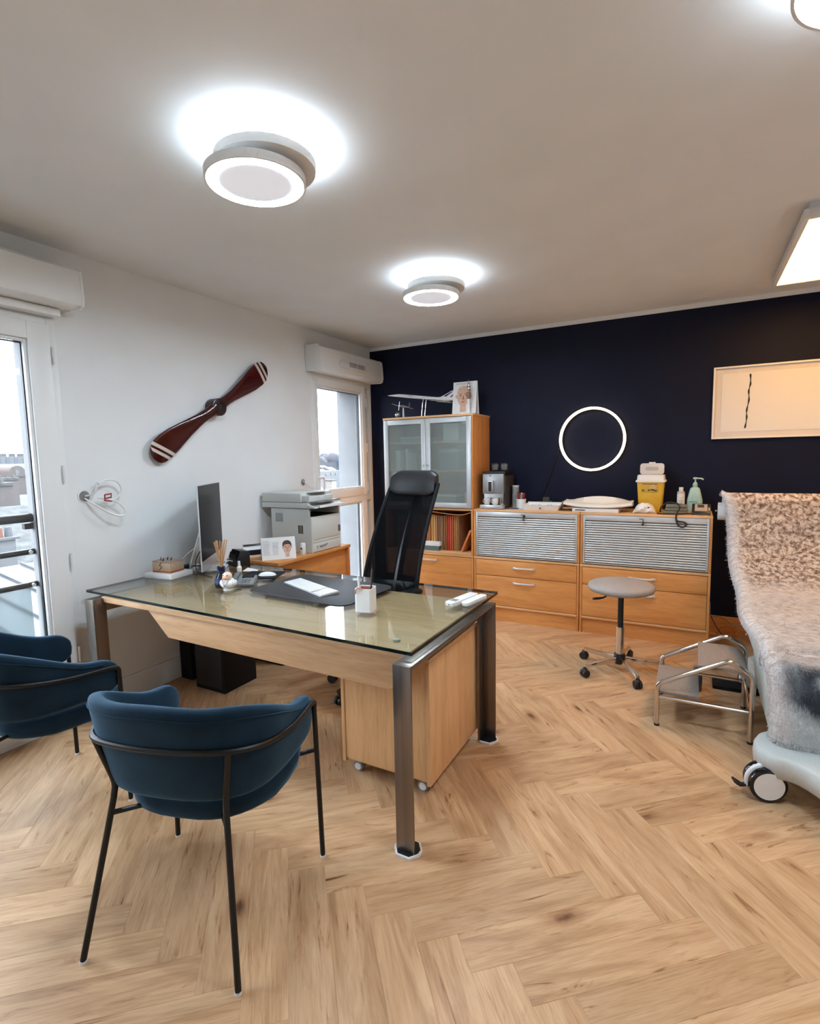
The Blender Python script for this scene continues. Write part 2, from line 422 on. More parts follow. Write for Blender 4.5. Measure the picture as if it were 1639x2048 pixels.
def plank_mesh(polys, shift):
    me = bpy.data.meshes.new('plank'); V_, F_, uvv = [], [], []
    for poly, sh in zip(polys, shift):
        a = sum(poly[i - 1].x * poly[i].y - poly[i].x * poly[i - 1].y for i in range(len(poly)))
        if a < 0: poly = list(reversed(poly))
        vs_, fs = plank_geo(poly); b = len(V_); V_ += [(v, sh) for v in vs_]; F_ += [tuple(b + i for i in f) for f in fs]
    me.from_pydata([v for v, _ in V_], [], F_)
    lay = me.uv_layers.new(name='UVMap')
    for lp in me.loops:
        v, sh = V_[lp.vertex_index]
        lay.data[lp.index].uv = sh(v) if sh else (v[0], v[1])
    me.materials.append(M['floor'])
    return me
full = plank_mesh([[Vector((-PL / 2, -PW / 2)), Vector((PL / 2, -PW / 2)), Vector((PL / 2, PW / 2)), Vector((-PL / 2, PW / 2))]], [None])
planks = []
n2 = 2 * PLN
for i in range(-60, 61):
    for j in range(-60, 61):
        k = (i - j) % n2
        if k == 0: c = ORG + U * ((i + PLN / 2) * PW) + V2 * ((j + 0.5) * PW); ang = AU
        elif k == n2 - 1: c = ORG + U * ((i + 0.5) * PW) + V2 * ((j + PLN / 2) * PW); ang = AV
        else: continue
        d = Vector((math.cos(ang), math.sin(ang))); e = Vector((-d.y, d.x))
        cs = [c + d * (sx * PL / 2) + e * (sy * PW / 2) for sx, sy in ((-1, -1), (1, -1), (1, 1), (-1, 1))]
        pl = clip(cs)
        if not pl: continue
        whole = all(XL <= p.x <= XR and YB <= p.y <= YN for p in cs)
        vis = any(in_view(p) for p in pl) or in_view(c)
        planks.append((vis, (c - Vector((0, 1.0))).length, c, ang, d, e, pl, whole))
planks.sort(key=lambda t: (not t[0], t[1]))
rest_p, rest_s = [], []
cnt = 0
for vis, dist, c, ang, d, e, pl, whole in planks:
    if vis and cnt < 299:
        cnt += 1
        if whole: me = full
        else: me = plank_mesh([[Vector(((p - c).dot(d), (p - c).dot(e))) for p in pl]], [None])
        o = bpy.data.objects.new('plank', me); COL.objects.link(o); o.parent = fl
        o.location = (c.x, c.y, 0); o.rotation_euler = (0, 0, ang)
    else:
        rest_p.append(pl); s_ = random.random() * 30
        rest_s.append(lambda v, c=c, d=d, e=e, s_=s_: ((v[0] - c.x) * d.x + (v[1] - c.y) * d.y + s_, (v[0] - c.x) * e.x + (v[1] - c.y) * e.y + s_ * 0.7))
o = bpy.data.objects.new('plank_field', plank_mesh(rest_p, rest_s)); COL.objects.link(o); o.parent = fl; o['kind'] = 'stuff'

struct(MB().bb(XL - 0.3, XR + 0.2, YB - 0.2, YN + 0.2, ZC, ZC + 0.2).build('ceiling', M['ceiling']))
struct(MB().bb(XL, XR + 0.2, YN, YN + 0.2, -0.05, ZC).build('wall_back', M['navy']))
struct(MB().bb(XL, XR, YN - 0.004, YN, 2.655, ZC).build('trim_1', M['ceiling']))
struct(MB().bb(XR, XR + 0.2, YB - 0.2, YN, -0.05, ZC).build('wall_right', M['wall_white']))
struct(MB().bb(XL - 0.3, XR, YB - 0.2, YB, -0.05, ZC).build('wall_front', M['wall_white']))
# left wall with two window openings; inner leaf wider than the outer leaf
wl = MB()
def leaf(x0, x1, openings):
    y = YB
    for a, b, z0, z1 in openings:
        wl.bb(x0, x1, y, a, -0.05, ZC); wl.bb(x0, x1, a, b, z1, ZC)
        if z0 > -0.05: wl.bb(x0, x1, a, b, -0.05, z0)
        y = b
    wl.bb(x0, x1, y, YN + 0.2, -0.05, ZC)
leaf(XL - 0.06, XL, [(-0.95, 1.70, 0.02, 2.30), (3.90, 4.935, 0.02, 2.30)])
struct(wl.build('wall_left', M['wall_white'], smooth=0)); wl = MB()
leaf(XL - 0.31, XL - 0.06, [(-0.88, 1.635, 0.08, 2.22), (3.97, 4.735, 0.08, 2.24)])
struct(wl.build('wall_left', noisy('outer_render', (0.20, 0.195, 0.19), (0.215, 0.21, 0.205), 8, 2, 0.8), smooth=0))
struct(MB().bb(XL, XL + 0.014, 1.72, 3.88, 0, 0.15).build('baseboard_left', M['wall_white'], bevel=0.003))
struct(MB().bb(0.15, XR, YN - 0.016, YN, 0, 0.145).build('baseboard_back', M['beech'], bevel=0.002))

# ---- windows
M['gasket'] = mat('black_gasket', (0.006, 0.006, 0.008), 0.5)
def window(n, y0, y1, z0, z1, g, transom=None, hinge_y=None, hinge_z=(), pane_rows=()):
    """fixed frame y0..y1, z0..z1; g = glass rectangles (ya, yb, za, zb)"""
    w = root('window_%d' % n, (XL, (y0 + y1) / 2, 0))
    x1 = XL + 0.004
    fw = 0.045
    f = W(w)
    f.bb(x1 - 0.07, x1, y0, y0 + fw, z0, z1).bb(x1 - 0.07, x1, y1 - fw, y1, z0, z1).bb(x1 - 0.07, x1, y0 + fw, y1 - fw, z1 - fw, z1).bb(x1 - 0.07, x1, y0 + fw, y1 - fw, z0, z0 + fw)
    if transom: f.bb(x1 - 0.07, x1, y0 + fw, y1 - fw, transom[0], transom[1])
    f.build('frame', M['white_pvc'], w, bevel=0.003)
    for ya, yb, za, zb, sash in g:
        ya_, yb_, za_, zb_ = sash
        s = W(w); xa, xb = x1 - 0.055, x1 + 0.018 if sash[4:] == () else x1
        xb = x1 + 0.014
        s.bb(xa, xb, ya_, ya, za_, zb_).bb(xa, xb, yb, yb_, za_, zb_).bb(xa, xb, ya, yb, zb, zb_).bb(xa, xb, ya, yb, za_, za)
        so = s.build('sash', M['white_pvc'], w, bevel=0.004)
        # glazing bead and black gasket round the pane
        b = W(w); t = 0.016; xg = x1 - 0.012
        for q0, q1, tt in ((0, t, 0),):
            b.bb(xg - 0.012, xg + 0.012, ya, ya + t, za, zb).bb(xg - 0.012, xg + 0.012, yb - t, yb, za, zb).bb(xg - 0.012, xg + 0.012, ya + t, yb - t, zb - t, zb).bb(xg - 0.012, xg + 0.012, ya + t, yb - t, za, za + t)
        b.build('glazing_bead', M['white_pvc'], w, bevel=0.004)
        k = W(w); t2 = 0.005; xk = x1 - 0.024
        k.bb(xk - 0.02, xk, ya + t - 0.002, ya + t + t2, za + t, zb - t).bb(xk - 0.02, xk, yb - t - t2, yb - t + 0.002, za + t, zb - t)
        k.bb(xk - 0.02, xk, ya + t, yb - t, zb - t - t2, zb - t).build('gasket', M['gasket'], w)
        W(w).bb(xk - 0.010, xk - 0.006, ya + t - 0.002, yb - t + 0.002, za + t - 0.002, zb - t + 0.002).build('pane', M['glass_clear'], w)
    for hz in hinge_z:
        h = W(w); h.cyl((x1 + 0.018, hinge_y, hz - 0.045), (x1 + 0.018, hinge_y, hz + 0.045), 0.007, n=10)
        h.cyl((x1 + 0.018, hinge_y, hz - 0.004), (x1 + 0.018, hinge_y, hz + 0.004), 0.0085, n=10)
        h.build('hinge', M['white_plastic'], w)
    return w
w1 = window(1, -0.95, 1.70, 0.02, 2.30, [(0.48, 1.55, 0.22, 2.17, (0.37, 1.662, 0.06, 2.262)), (-0.80, 0.26, 0.22, 2.17, (-0.91, 0.368, 0.06, 2.262))], hinge_y=1.672, hinge_z=(2.10, 1.45, 0.95, 0.4))  # unseen second sash and extra width are added to let in more daylight
w2 = window(2, 3.90, 4.935, 0.02, 2.30, [(3.985, 4.735, 1.195, 2.195, (3.935, 4.80, 1.115, 2.262)), (4.02, 4.70, 0.20, 1.045, (3.945, 4.79, 0.06, 1.06))],
            transom=(1.055, 1.12), hinge_y=4.806, hinge_z=(2.10, 1.62, 1.20))
h = W(w2); h.cyl((XL + 0.018, 3.955, 1.33), (XL + 0.062, 3.955, 1.33), 0.012, n=10); h.tube([(XL + 0.06, 3.955, 1.335), (XL + 0.065, 3.975, 1.33), (XL + 0.06, 3.99, 1.27), (XL + 0.055, 3.985, 1.20)], 0.009, 8)
h.build('handle', M['white_plastic'], w2)

# daylight portals in the two openings (guide the sky light through the windows)
for yy, zz, sy, sz in ((0.38, 1.15, 2.5, 2.1), (4.35, 1.16, 0.76, 2.1)):
    ld = bpy.data.lights.new('window_portal', 'AREA'); ld.shape = 'RECTANGLE'; ld.size = sz; ld.size_y = sy; ld.cycles.is_portal = True
    lo_ = bpy.data.objects.new('window_portal', ld); COL.objects.link(lo_); lo_.location = (XL - 0.30, yy, zz); lo_.rotation_euler = (0, R(-90), 0)
# ---- roller-shutter boxes
def shutter_box(name, label, y0, y1, z0, z1, xf):
    t = thing(name, label, 'shutter box', (XL, (y0 + y1) / 2, z0))
    prof = [(XL + 0.001, z1), (xf - 0.03, z1), (xf - 0.006, z1 - 0.02), (xf, z1 - 0.08), (xf + 0.006, z0 + 0.05), (xf - 0.004, z0 + 0.012), (xf - 0.03, z0), (XL + 0.001, z0 + 0.004)]
    b = W(t); b.ext([(x, y0 + 0.012, z) for x, z in prof], (0, y1 - y0 - 0.024, 0)); b.build('casing', M['white_pvc'], t, bevel=0.003)
    for yy in (y0, y1 - 0.014):
        e = W(t); e.ext([(XL + 0.001 + (x - XL) * 1.01, yy, z0 - 0.004 + (z - z0) * 1.03) for x, z in prof], (0, 0.014, 0)); e.build('end_cap', M['white_pvc'], t, bevel=0.002)
    return t
sb1 = shutter_box('roller_shutter_box', 'long white roller shutter box above the balcony window at the left edge', -1.0, 1.765, 2.345, 2.555, XL + 0.19)
W(sb1).bb(XL + 0.012, XL + 0.075, -0.94, 1.70, 2.303, 2.344).build('bottom_rail', M['white_pvc'], sb1, bevel=0.006)
sb2 = shutter_box('roller_shutter_box', 'white roller shutter box with a slotted air vent by the navy wall', 3.845, 4.925, 2.305, 2.535, XL + 0.17)
v = W(sb2); v.ext([(XL + 0.175, 4.35 + y, 2.40 + z) for y, z in rrect(-0.22, 0.22, -0.034, 0.034, 0.032)], (0.026, 0, 0)); vo_ = v.build('vent', M['white_plastic'], sb2, bevel=0.006)
for yy in (4.32, 4.46):
    for zz in (2.388, 2.403, 2.418):
        W(sb2).bb(XL + 0.2005, XL + 0.2030, yy - 0.06, yy + 0.06, zz - 0.004, zz + 0.004).build('vent_slot', M['mid_grey'], vo_).location = (0, 0, 0)

# ================================================================== OUTSIDE
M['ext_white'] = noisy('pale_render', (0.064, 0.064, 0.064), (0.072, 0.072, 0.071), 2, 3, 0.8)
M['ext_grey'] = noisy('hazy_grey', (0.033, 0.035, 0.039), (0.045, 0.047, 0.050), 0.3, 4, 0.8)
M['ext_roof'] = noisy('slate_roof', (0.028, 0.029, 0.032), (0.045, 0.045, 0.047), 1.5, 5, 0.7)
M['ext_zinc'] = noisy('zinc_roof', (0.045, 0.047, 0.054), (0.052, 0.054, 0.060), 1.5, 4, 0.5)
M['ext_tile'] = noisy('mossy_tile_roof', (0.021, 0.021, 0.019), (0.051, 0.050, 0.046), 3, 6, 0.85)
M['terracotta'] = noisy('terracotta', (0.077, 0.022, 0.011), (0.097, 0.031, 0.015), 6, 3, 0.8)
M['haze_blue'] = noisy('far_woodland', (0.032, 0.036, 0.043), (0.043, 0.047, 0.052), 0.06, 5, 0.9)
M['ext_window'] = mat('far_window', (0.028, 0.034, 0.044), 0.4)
def brick_mat():
    m = mat('weathered_brick', (0.13, 0.075, 0.06), 0.85)
    tc = N(m, 'ShaderNodeTexCoord'); mp = N(m, 'ShaderNodeMapping', Rotation=(R(90), 0, R(90))); LK(m, tc, 'Object', mp, 'Vector')
    b = N(m, 'ShaderNodeTexBrick', Scale=2.2); b.inputs['Color1'].default_value = (0.036, 0.0185, 0.0145, 1); b.inputs['Color2'].default_value = (0.055, 0.030, 0.024, 1); b.inputs['Mortar'].default_value = (0.05, 0.042, 0.038, 1)
    LK(m, mp, 'Vector', b, 'Vector'); LK(m, b, 'Color', PB(m), 'Base Color'); return m
M['brick'] = brick_mat()
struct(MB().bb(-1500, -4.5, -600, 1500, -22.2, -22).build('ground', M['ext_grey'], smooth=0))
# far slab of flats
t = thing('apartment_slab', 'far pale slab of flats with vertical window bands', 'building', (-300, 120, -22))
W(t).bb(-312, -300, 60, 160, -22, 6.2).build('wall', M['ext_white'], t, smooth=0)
for k in range(26):
    y = 62 + k * 3.8
    W(t).bb(-300.2, -299.9, y, y + 1.7, -20, 5.4).build('window_band', M['ext_window'], t, smooth=0)
    W(t).bb(-306, -302, y + 0.2, y + 1.4, 6.2, 7.6).build('roof_vent', M['ext_grey'], t, smooth=0)
def house(label, x, y0, y1, depth, eave, ridge, wall, roof, name='town_house', wins=()):
    t = thing(name, label, 'house', (x, (y0 + y1) / 2, -22))
    W(t).bb(x - depth, x, y0, y1, -22, eave).build('wall', wall, t, smooth=0)
    r = W(t); ov = 0.3
    r.ext([(x + ov, y0 - ov, eave), (x - depth / 2, y0 - ov, ridge), (x - depth - ov, y0 - ov, eave)], (0, y1 - y0 + 2 * ov, 0)); r.build('roof', roof, t, smooth=0)
    for (ya, yb, za, zb) in wins:
        W(t).bb(x - 0.05, x + 0.06, ya, yb, za, zb).build('window', M['ext_window'], t, smooth=0)
    return t
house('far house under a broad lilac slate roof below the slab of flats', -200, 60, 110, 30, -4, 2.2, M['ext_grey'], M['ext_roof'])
# brick gable with an arched top
t = thing('brick_gable_house', 'red brick house with a rounded gable and one white window', 'house', (-180, 83.2, -22))
g = W(t); g.ext([(-180, 81.2, -22), (-180, 85.4, -22), (-180, 85.4, -0.6)] + [(-180, 83.3 + 2.1 * math.cos(a), -0.4 + 1.9 * math.sin(a)) for a in [R(10 * i) for i in range(19)]] + [(-180, 81.2, -0.6)], (-10, 0, 0))
g.build('wall', M['brick'], t, smooth=0)
W(t).bb(-180.05, -179.9, 82.7, 83.7, -1.6, 0.2).build('window', M['ext_white'], t, smooth=0)
house('long pale house front beside the brick gable', -160, 50, 71, 12, -2.8, -1.4, M['ext_white'], M['ext_roof'])
def chimney(label, x, y0, y1, ztop, zbot, d=1.2):
    t = thing('brick_chimney', label, 'chimney', (x, (y0 + y1) / 2, zbot))
    W(t).bb(x - d, x, y0, y1, zbot, ztop - 0.25).build('stack', M['brick'], t, smooth=0)
    W(t).bb(x - d - 0.12, x + 0.12, y0 - 0.12, y1 + 0.12, ztop - 0.25, ztop).build('cap', M['ext_tile'], t, smooth=0)
    for k in range(3):
        yy = y0 + (y1 - y0) * (k + 0.5) / 3
        W(t).cyl((x - d / 2, yy, ztop), (x - d / 2, yy, ztop + 0.22), 0.13, 0.11, 8).build('chimney_pot', M['ext_tile'], t)
chimney('nearest brick chimney stack, widest of the three by the left window', -44, 17.6, 19.95, 0.30, -10)
chimney('middle brick chimney stack behind the widest one', -60, 26.2, 27.75, 0.34, -10)
chimney('smallest and farthest brick chimney stack of the three', -77, 35.4, 36.7, 0.28, -10)
house('grey slate roof between the brick chimneys', -64, 28.5, 44, 11, -4.2, -1.9, M['ext_grey'], M['ext_roof'])
house('dark tiled roof beneath the brick chimneys', -46, 10, 24, 10, -4.6, -2.2, M['ext_grey'], M['ext_tile'])
house('low lavender zinc roof just above the balcony top rail', -36, 8, 30, 6, -3.6, -1.9, M['ext_white'], M['ext_zinc'])
# chimney with terracotta pots
t = thing('pot_chimney', 'rendered chimney block carrying terracotta pots', 'chimney', (-20, 8.6, -12))
W(t).bb(-21, -20, 7.8, 9.0, -12, -0.95).build('stack', M['ext_white'], t, smooth=0)
W(t).bb(-21.1, -19.9, 7.7, 9.1, -0.95, -0.87).build('cap', M['ext_roof'], t, smooth=0)
for yy, mm in ((8.05, 'terracotta'), (8.66, 'terracotta'), (8.95, 'ext_grey')):
    W(t).cyl((-20.3, yy, -0.87), (-20.3, yy, -0.55), 0.13, 0.10, 10).build('chimney_pot', M[mm], t)
t = thing('tiled_roof', 'mottled tiled roof seen between the balcony rails', 'roof', (-26, 12, -22))
W(t).ext([(-24, 4, -22), (-24, 4, -3.1), (-30, 4, -0.5), (-36, 4, -3.1), (-36, 4, -22)], (0, 22, 0)).build('roof', M['ext_tile'], t, smooth=0)
t = thing('zinc_roof', 'pale zinc roof with standing seams below the balcony', 'roof', (-13, 5, -22))
W(t).ext([(-9.0, -2, -22), (-9.0, -2, -1.9), (-15, -2, -1.0), (-15, -2, -22)], (0, 16, 0)).build('roof', M['ext_zinc'], t, smooth=0)
for k in range(22):
    yy = -1.6 + k * 0.7
    W(t).ext([(-9.0, yy, -1.9), (-9.0, yy, -1.84), (-15, yy, -0.94), (-15, yy, -1.0)], (0, 0.035, 0)).build('seam', M['ext_roof'], t, smooth=0)
# view through the second window
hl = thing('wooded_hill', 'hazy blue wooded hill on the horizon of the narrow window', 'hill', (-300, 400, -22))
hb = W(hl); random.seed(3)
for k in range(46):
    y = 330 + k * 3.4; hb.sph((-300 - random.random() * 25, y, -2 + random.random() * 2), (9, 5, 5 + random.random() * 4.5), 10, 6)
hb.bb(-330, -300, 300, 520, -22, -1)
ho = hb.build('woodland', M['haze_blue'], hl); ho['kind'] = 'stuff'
random.seed(11)
names = ['white gabled house low on the hillside', 'grey gabled house amid the hillside roofs', 'pale house with a slate roof under the hill', 'small white cottage on the far slope', 'long pale block along the hillside', 'grey roofed house near the hill crest']
for k, nm in enumerate(names):
    x = -230 + k * 16; sc = -x / 150.0
    y0 = (191 + (k * 5.2) % 12 - 3) * sc; z = -1.2 - 0.8 * k
    house(nm, x, y0, y0 + 7, 8, z * sc - 1.2, z * sc + 0.6, M['ext_white'] if k % 2 == 0 else M['ext_grey'], M['ext_roof'] if k % 3 else M['ext_white'], name='hillside_house')
t = thing('flat_roof_house', 'white flat roofed house with three square windows', 'house', (-70, 93, -22))
W(t).bb(-78, -70, 89, 99, -22, -1.0).build('wall', M['ext_white'], t, smooth=0)
for yy in (91.2, 92.9, 94.6): W(t).bb(-70.05, -69.9, yy, yy + 0.75, -1.95, -1.45).build('window', M['ext_window'], t, smooth=0)
house('grey roof in front of the flat roofed white house', -44, 53, 60, 9, -3.6, -2.0, M['ext_grey'], M['ext_roof'])
t = thing('chimney_block', 'beige rendered chimney near the narrow window', 'chimney', (-40, 53.7, -14))
W(t).bb(-41, -40, 53.3, 54.2, -14, -1.2).build('stack', noisy('beige_render', (0.11, 0.095, 0.085), (0.135, 0.12, 0.105), 2, 3, 0.8), t, smooth=0)
W(t).bb(-41.1, -39.9, 53.2, 54.3, -1.2, -1.05).build('cap', M['ext_tile'], t, smooth=0)
# balcony railing outside window 1
t = thing('balcony_railing', 'black balcony railing outside the left window', 'railing', (-3.42, 0.9, 0.08))
rl = [(1.195, 0.026), (0.995, 0.017), (0.80, 0.017)]
for k, (z, r) in enumerate(rl):
    W(t).cyl((-3.42, -0.875, z), (-3.42, 1.63, z), r, n=12).build('top_rail' if k == 0 else 'rail', M['black_metal'], t)
    if k: W(t).cyl((-3.398, 1.60, z), (-3.392, 1.60, z), 0.012, n=10).build('bolt', M['chrome'], t)
W(t).bb(-3.435, -3.405, 1.585, 1.632, 1.13, 1.165).build('bracket', M['black_metal'], t)
W(t).bb(-3.432, -3.424, -0.85, 1.595, 0.10, 0.782).build('infill_panel', frosted('opal_panel', (0.40, 0.44, 0.47), 0.5, 0.3), t)
# ================================================================== CEILING LIGHTS
def ring_lamp(label, x, y, group='double ring ceiling lamps'):
    """upper ring against the ceiling shining up and outward, lower ring hung off-centre shining inward and down"""
    t = thing('ceiling_lamp', label, 'lamp', (x, y, ZC), group=group)
    def band(cx, cy, r, z0, z1, th, name, mt):
        b = MB(); n = 56
        pr = [(r, z0), (r, z1), (r - th, z1), (r - th, z0), (r, z0)]
        rings = []
        for k in range(n + 1):
            a = 2 * math.pi * k / n
            rings.append([(cx + q * math.cos(a), cy + q * math.sin(a), z) for q, z in pr[:4]])
        b.loft(rings, True, False); return b.build(name, mt, t)
    # canopy plate
    MB().lathe([(0.0, -0.02), (0.155, -0.02), (0.155, -0.001), (0.0, -0.001)], (0.025, 0.03, 0), 40).build('canopy', M['white_matte'], t)
    # upper ring: white outside, light strip on its upper inner edge washing the ceiling
    MB().lathe([(0.0, -0.090), (0.178, -0.090), (0.187, -0.086), (0.189, -0.056), (0.186, -0.054), (0.0, -0.054)], (0.025, 0.03, 0), 56).build('upper_drum', M['white_matte'], t)
    # flat LED strips: one facing the ceiling, one facing the floor
    def strip(cx, cy, r0, r1, z, name, mt, n=24):
        b = MB(); a_ = [2 * math.pi * k / n for k in range(n)]
        vs_ = [(cx + r * math.cos(q), cy + r * math.sin(q), z) for r in (r0, r1) for q in a_]
        return b.add(vs_, [(k, (k + 1) % n, n + (k + 1) % n, n + k) for k in range(n)]).build(name, mt, t)
    strip(0.025, 0.03, 0.150, 0.1865, -0.0535, 'uplight_strip', M['led_up'])
    # lower ring with an inward diffuser
    lx, ly = 0.0, 0.0
    band(lx, ly, 0.187, -0.145, -0.114, 0.008, 'lower_ring', M['white_matte'])
    MB().lathe([(0.0, -0.1138), (0.12, -0.1138), (0.12, -0.0905), (0.0, -0.0905)], (lx, ly, 0), 32).build('stem', M['white_matte'], t)
    strip(lx, ly, 0.1355, 0.1785, -0.1415, 'diffuser', M['led'], 40)
    MB().lathe([(0.1355, -0.1400), (0.1785, -0.1400), (0.1785, -0.1142), (0.1355, -0.1142)], (lx, ly, 0), 40).build('diffuser_tray', M['white_matte'], t)
    MB().lathe([(0.0, -0.1445), (0.127, -0.1445), (0.135, -0.143), (0.135, -0.114), (0.0, -0.114)], (lx, ly, 0), 40).build('inner_disc', M['disc_glow'], t)
    return t
ring_lamp('double ring ceiling lamp nearest the camera, over the desk', -1.497, 1.585)
ring_lamp('smaller looking double ring ceiling lamp near the navy wall', -1.56, 3.225)
ring_lamp('double ring ceiling lamp cut off by the top right corner', 0.352, 1.605)

t = thing('ceiling_panel_light', 'rectangular warm yellow ceiling light panel at the right edge', 'lamp', (0.73, 3.85, ZC))
W(t).bb(0.455, 1.005, 3.275, 4.425, 2.632, ZC).build('housing', M['white_matte'], t)
f = W(t); z0, z1 = 2.610, 2.655
f.bb(0.43, 0.455, 3.25, 4.45, z0, z1).bb(1.005, 1.03, 3.25, 4.45, z0, z1).bb(0.455, 1.005, 3.25, 3.275, z0, z1).bb(0.455, 1.005, 4.425, 4.45, z0, z1)
f.build('frame', M['white_matte'], t, bevel=0.002)
W(t).bb(0.455, 1.005, 3.275, 4.425, 2.614, 2.631).build('diffuser', M['led_panel'], t)

# warm ring on the navy wall
t = thing('wall_ring_light', 'glowing warm white hoop light on the navy wall', 'lamp', (-0.803, YN, 1.635))
n = 72; b = W(t); rings = []
for k in range(n + 1):
    a = 2 * math.pi * k / n; ca, sa = math.cos(a), math.sin(a)
    rings.append([(-0.803 + r * ca, yy, 1.635 + r * sa) for r, yy in ((0.262, 4.905), (0.282, 4.905), (0.282, 4.878), (0.262, 4.878))])
b.loft(rings, True, False).build('light_hoop', M['led_ring'], t)
b = W(t); rings = []
for k in range(n + 1):
    a = 2 * math.pi * k / n; ca, sa = math.cos(a), math.sin(a)
    rings.append([(-0.803 + r * ca, yy, 1.635 + r * sa) for r, yy in ((0.263, 4.915), (0.281, 4.915), (0.281, 4.9052), (0.263, 4.9052))])
b.loft(rings, True, False).build('back_channel', M['black'], t)
for a in (60, 180, 300):
    W(t).cyl((-0.803 + 0.272 * math.cos(R(a)), 4.939, 1.635 + 0.272 * math.sin(R(a))), (-0.803 + 0.272 * math.cos(R(a)), 4.914, 1.635 + 0.272 * math.sin(R(a))), 0.007, n=8).build('standoff', M['black'], t)
W(t).tube(smoothpath([(-1.075, 4.925, 1.62), (-1.10, 4.93, 1.55), (-1.17, 4.932, 1.34), (-1.25, 4.93, 1.12), (-1.27, 4.925, 1.03)], 5), 0.006, 8).build('cord', M['black'], t)

# ================================================================== DESK
DZ = 0.745
dk = thing('desk', 'large executive desk with greenish glass top and brushed steel legs', 'desk', (-1.95, 2.08, 0))
def leg_L(x_in, x_out, y_out, y_in, name='leg'):
    """angle-section leg: plate across x at the outer y, flange along y at the inner x"""
    th = 0.011; b = W(dk); xs = sorted((x_in, x_out)); ys = sorted((y_out, y_out + (th if y_in > y_out else -th)))
    b.bb(xs[0], xs[1], ys[0], ys[1], 0.012, DZ - 0.0)
    xs2 = sorted((x_in, x_in + (th if x_out > x_in else -th))); ys2 = sorted((ys[1] if y_in > y_out else ys[0], y_in))
    b.bb(xs2[0], xs2[1], ys2[0], ys2[1], 0.012, DZ - 0.011)
    return b.build(name, M['steel'], dk, bevel=0.0012)
FX = [(-2.915, -2.99, 1.655, 2.585), (-0.955, -0.88, 1.60, 2.535)]
M['foot_rim'] = mat('white_foot_rim', (0.75, 0.73, 0.71), 0.4)
for xi, xo, ya, yb in FX:
    leg_L(xi, xo, ya, ya + 0.075); leg_L(xi, xo, yb, yb - 0.075)
    xs = sorted((xi, xo)); r = W(dk)
    r.bb(xs[0], xs[1], ya + 0.011, yb - 0.011, DZ - 0.011, DZ)
    xs2 = sorted((xi, xi + (0.011 if xo > xi else -0.011)))
    r.bb(xs2[0], xs2[1], ya + 0.075, yb - 0.075, DZ - 0.075, DZ - 0.011)
    r.build('side_rail', M['steel'], dk, bevel=0.0012)
    for yc in (ya + 0.025, yb - 0.025):
        xc = (xi + xo) / 2
        hx = lambda s: [(xc + dx * s, yc + dy * s) for dx, dy in ((-0.055, -0.012), (-0.028, -0.048), (0.028, -0.048), (0.055, -0.012), (0.055, 0.012), (0.028, 0.048), (-0.028, 0.048), (-0.055, 0.012))]
        fp = W(dk); fp.prism(hx(1.0), 0.0, 0.011); fo = fp.build('foot', M['foot_rim'], dk, bevel=0.001)
        W(dk).prism(hx(0.86), 0.0112, 0.0122).build('foot_insert', M['black'], fo)
# wooden panel under the glass, front beam with raked ends
W(dk).bb(-2.93, -0.945, 1.715, 2.50, 0.722, 0.752).build('wooden_top', M['oak'], dk, bevel=0.0015)
bm_ = W(dk); bm_.ext([(-2.56, 1.735, 0.722), (-2.40, 1.735, 0.585), (-1.06, 1.735, 0.572), (-0.99, 1.735, 0.605), (-0.965, 1.735, 0.722)], (0, 0.03, 0)); bm_.build('front_beam', M['oak'], dk, bevel=0.002)
W(dk).bb(-2.86, -0.96, 2.30, 2.34, 0.66, 0.722).build('rear_beam', M['mid_grey'], dk)
gz0, gz1 = 0.762, 0.776
g = W(dk); gl = [(-3.075, 1.715), (-0.905, 1.66), (-0.905, 2.64), (-3.075, 2.66)]
g.cur = 0; q0 = [(x, y, gz0) for x, y in gl]; q1 = [(x, y, gz1) for x, y in gl]
g.add(q0 + q1, [(3, 2, 1, 0), (4, 5, 6, 7)]); g.cur = 1
g.add(q0 + q1, [(0, 1, 5, 4), (1, 2, 6, 5), (2, 3, 7, 6), (3, 0, 4, 7)])
g.build('glass_top', [M['glass_desk'], M['glass_edge']], dk, smooth=0)
for xx in (-2.85, -1.05):
    for yy in (1.80, 2.44): W(dk).cyl((xx, yy, 0.752), (xx, yy, 0.7618), 0.016, n=12).build('glass_pad', M['grey_plastic'], dk)
TZ = gz1   # glass surface

# mobile pedestal
pd = thing('drawer_pedestal', 'oak mobile drawer pedestal on white capped castors under the desk', 'cabinet', (-1.205, 2.22, 0))
x0, x1, y0, y1 = -1.44, -0.97, 1.93, 2.50
W(pd).bb(x0 + 0.018, x1 - 0.018, y0 + 0.012, y1 - 0.02, 0.068, 0.60).build('body', M['oak_v'], pd)
W(pd).bb(x0, x0 + 0.018, y0, y1, 0.06, 0.62).build('side_panel', M['oak_v'], pd, bevel=0.001)
W(pd).bb(x1 - 0.018, x1, y0, y1, 0.06, 0.62).build('side_panel', M['oak_v'], pd, bevel=0.001)
W(pd).bb(x0 + 0.018, x1 - 0.018, y0 + 0.004, y0 + 0.012, 0.078, 0.62).build('back_panel', M['oak_v'], pd, bevel=0.001)
W(pd).bb(x0, x1, y0, y1, 0.6205, 0.64).build('top', M['oak'], pd, bevel=0.001)
for k, (za, zb) in enumerate(((0.08, 0.32), (0.325, 0.46), (0.465, 0.60))):
    d = W(pd).bb(x0 + 0.02, x1 - 0.02, y1 - 0.018, y1, za, zb).build('drawer', M['oak_v'], pd, bevel=0.001)
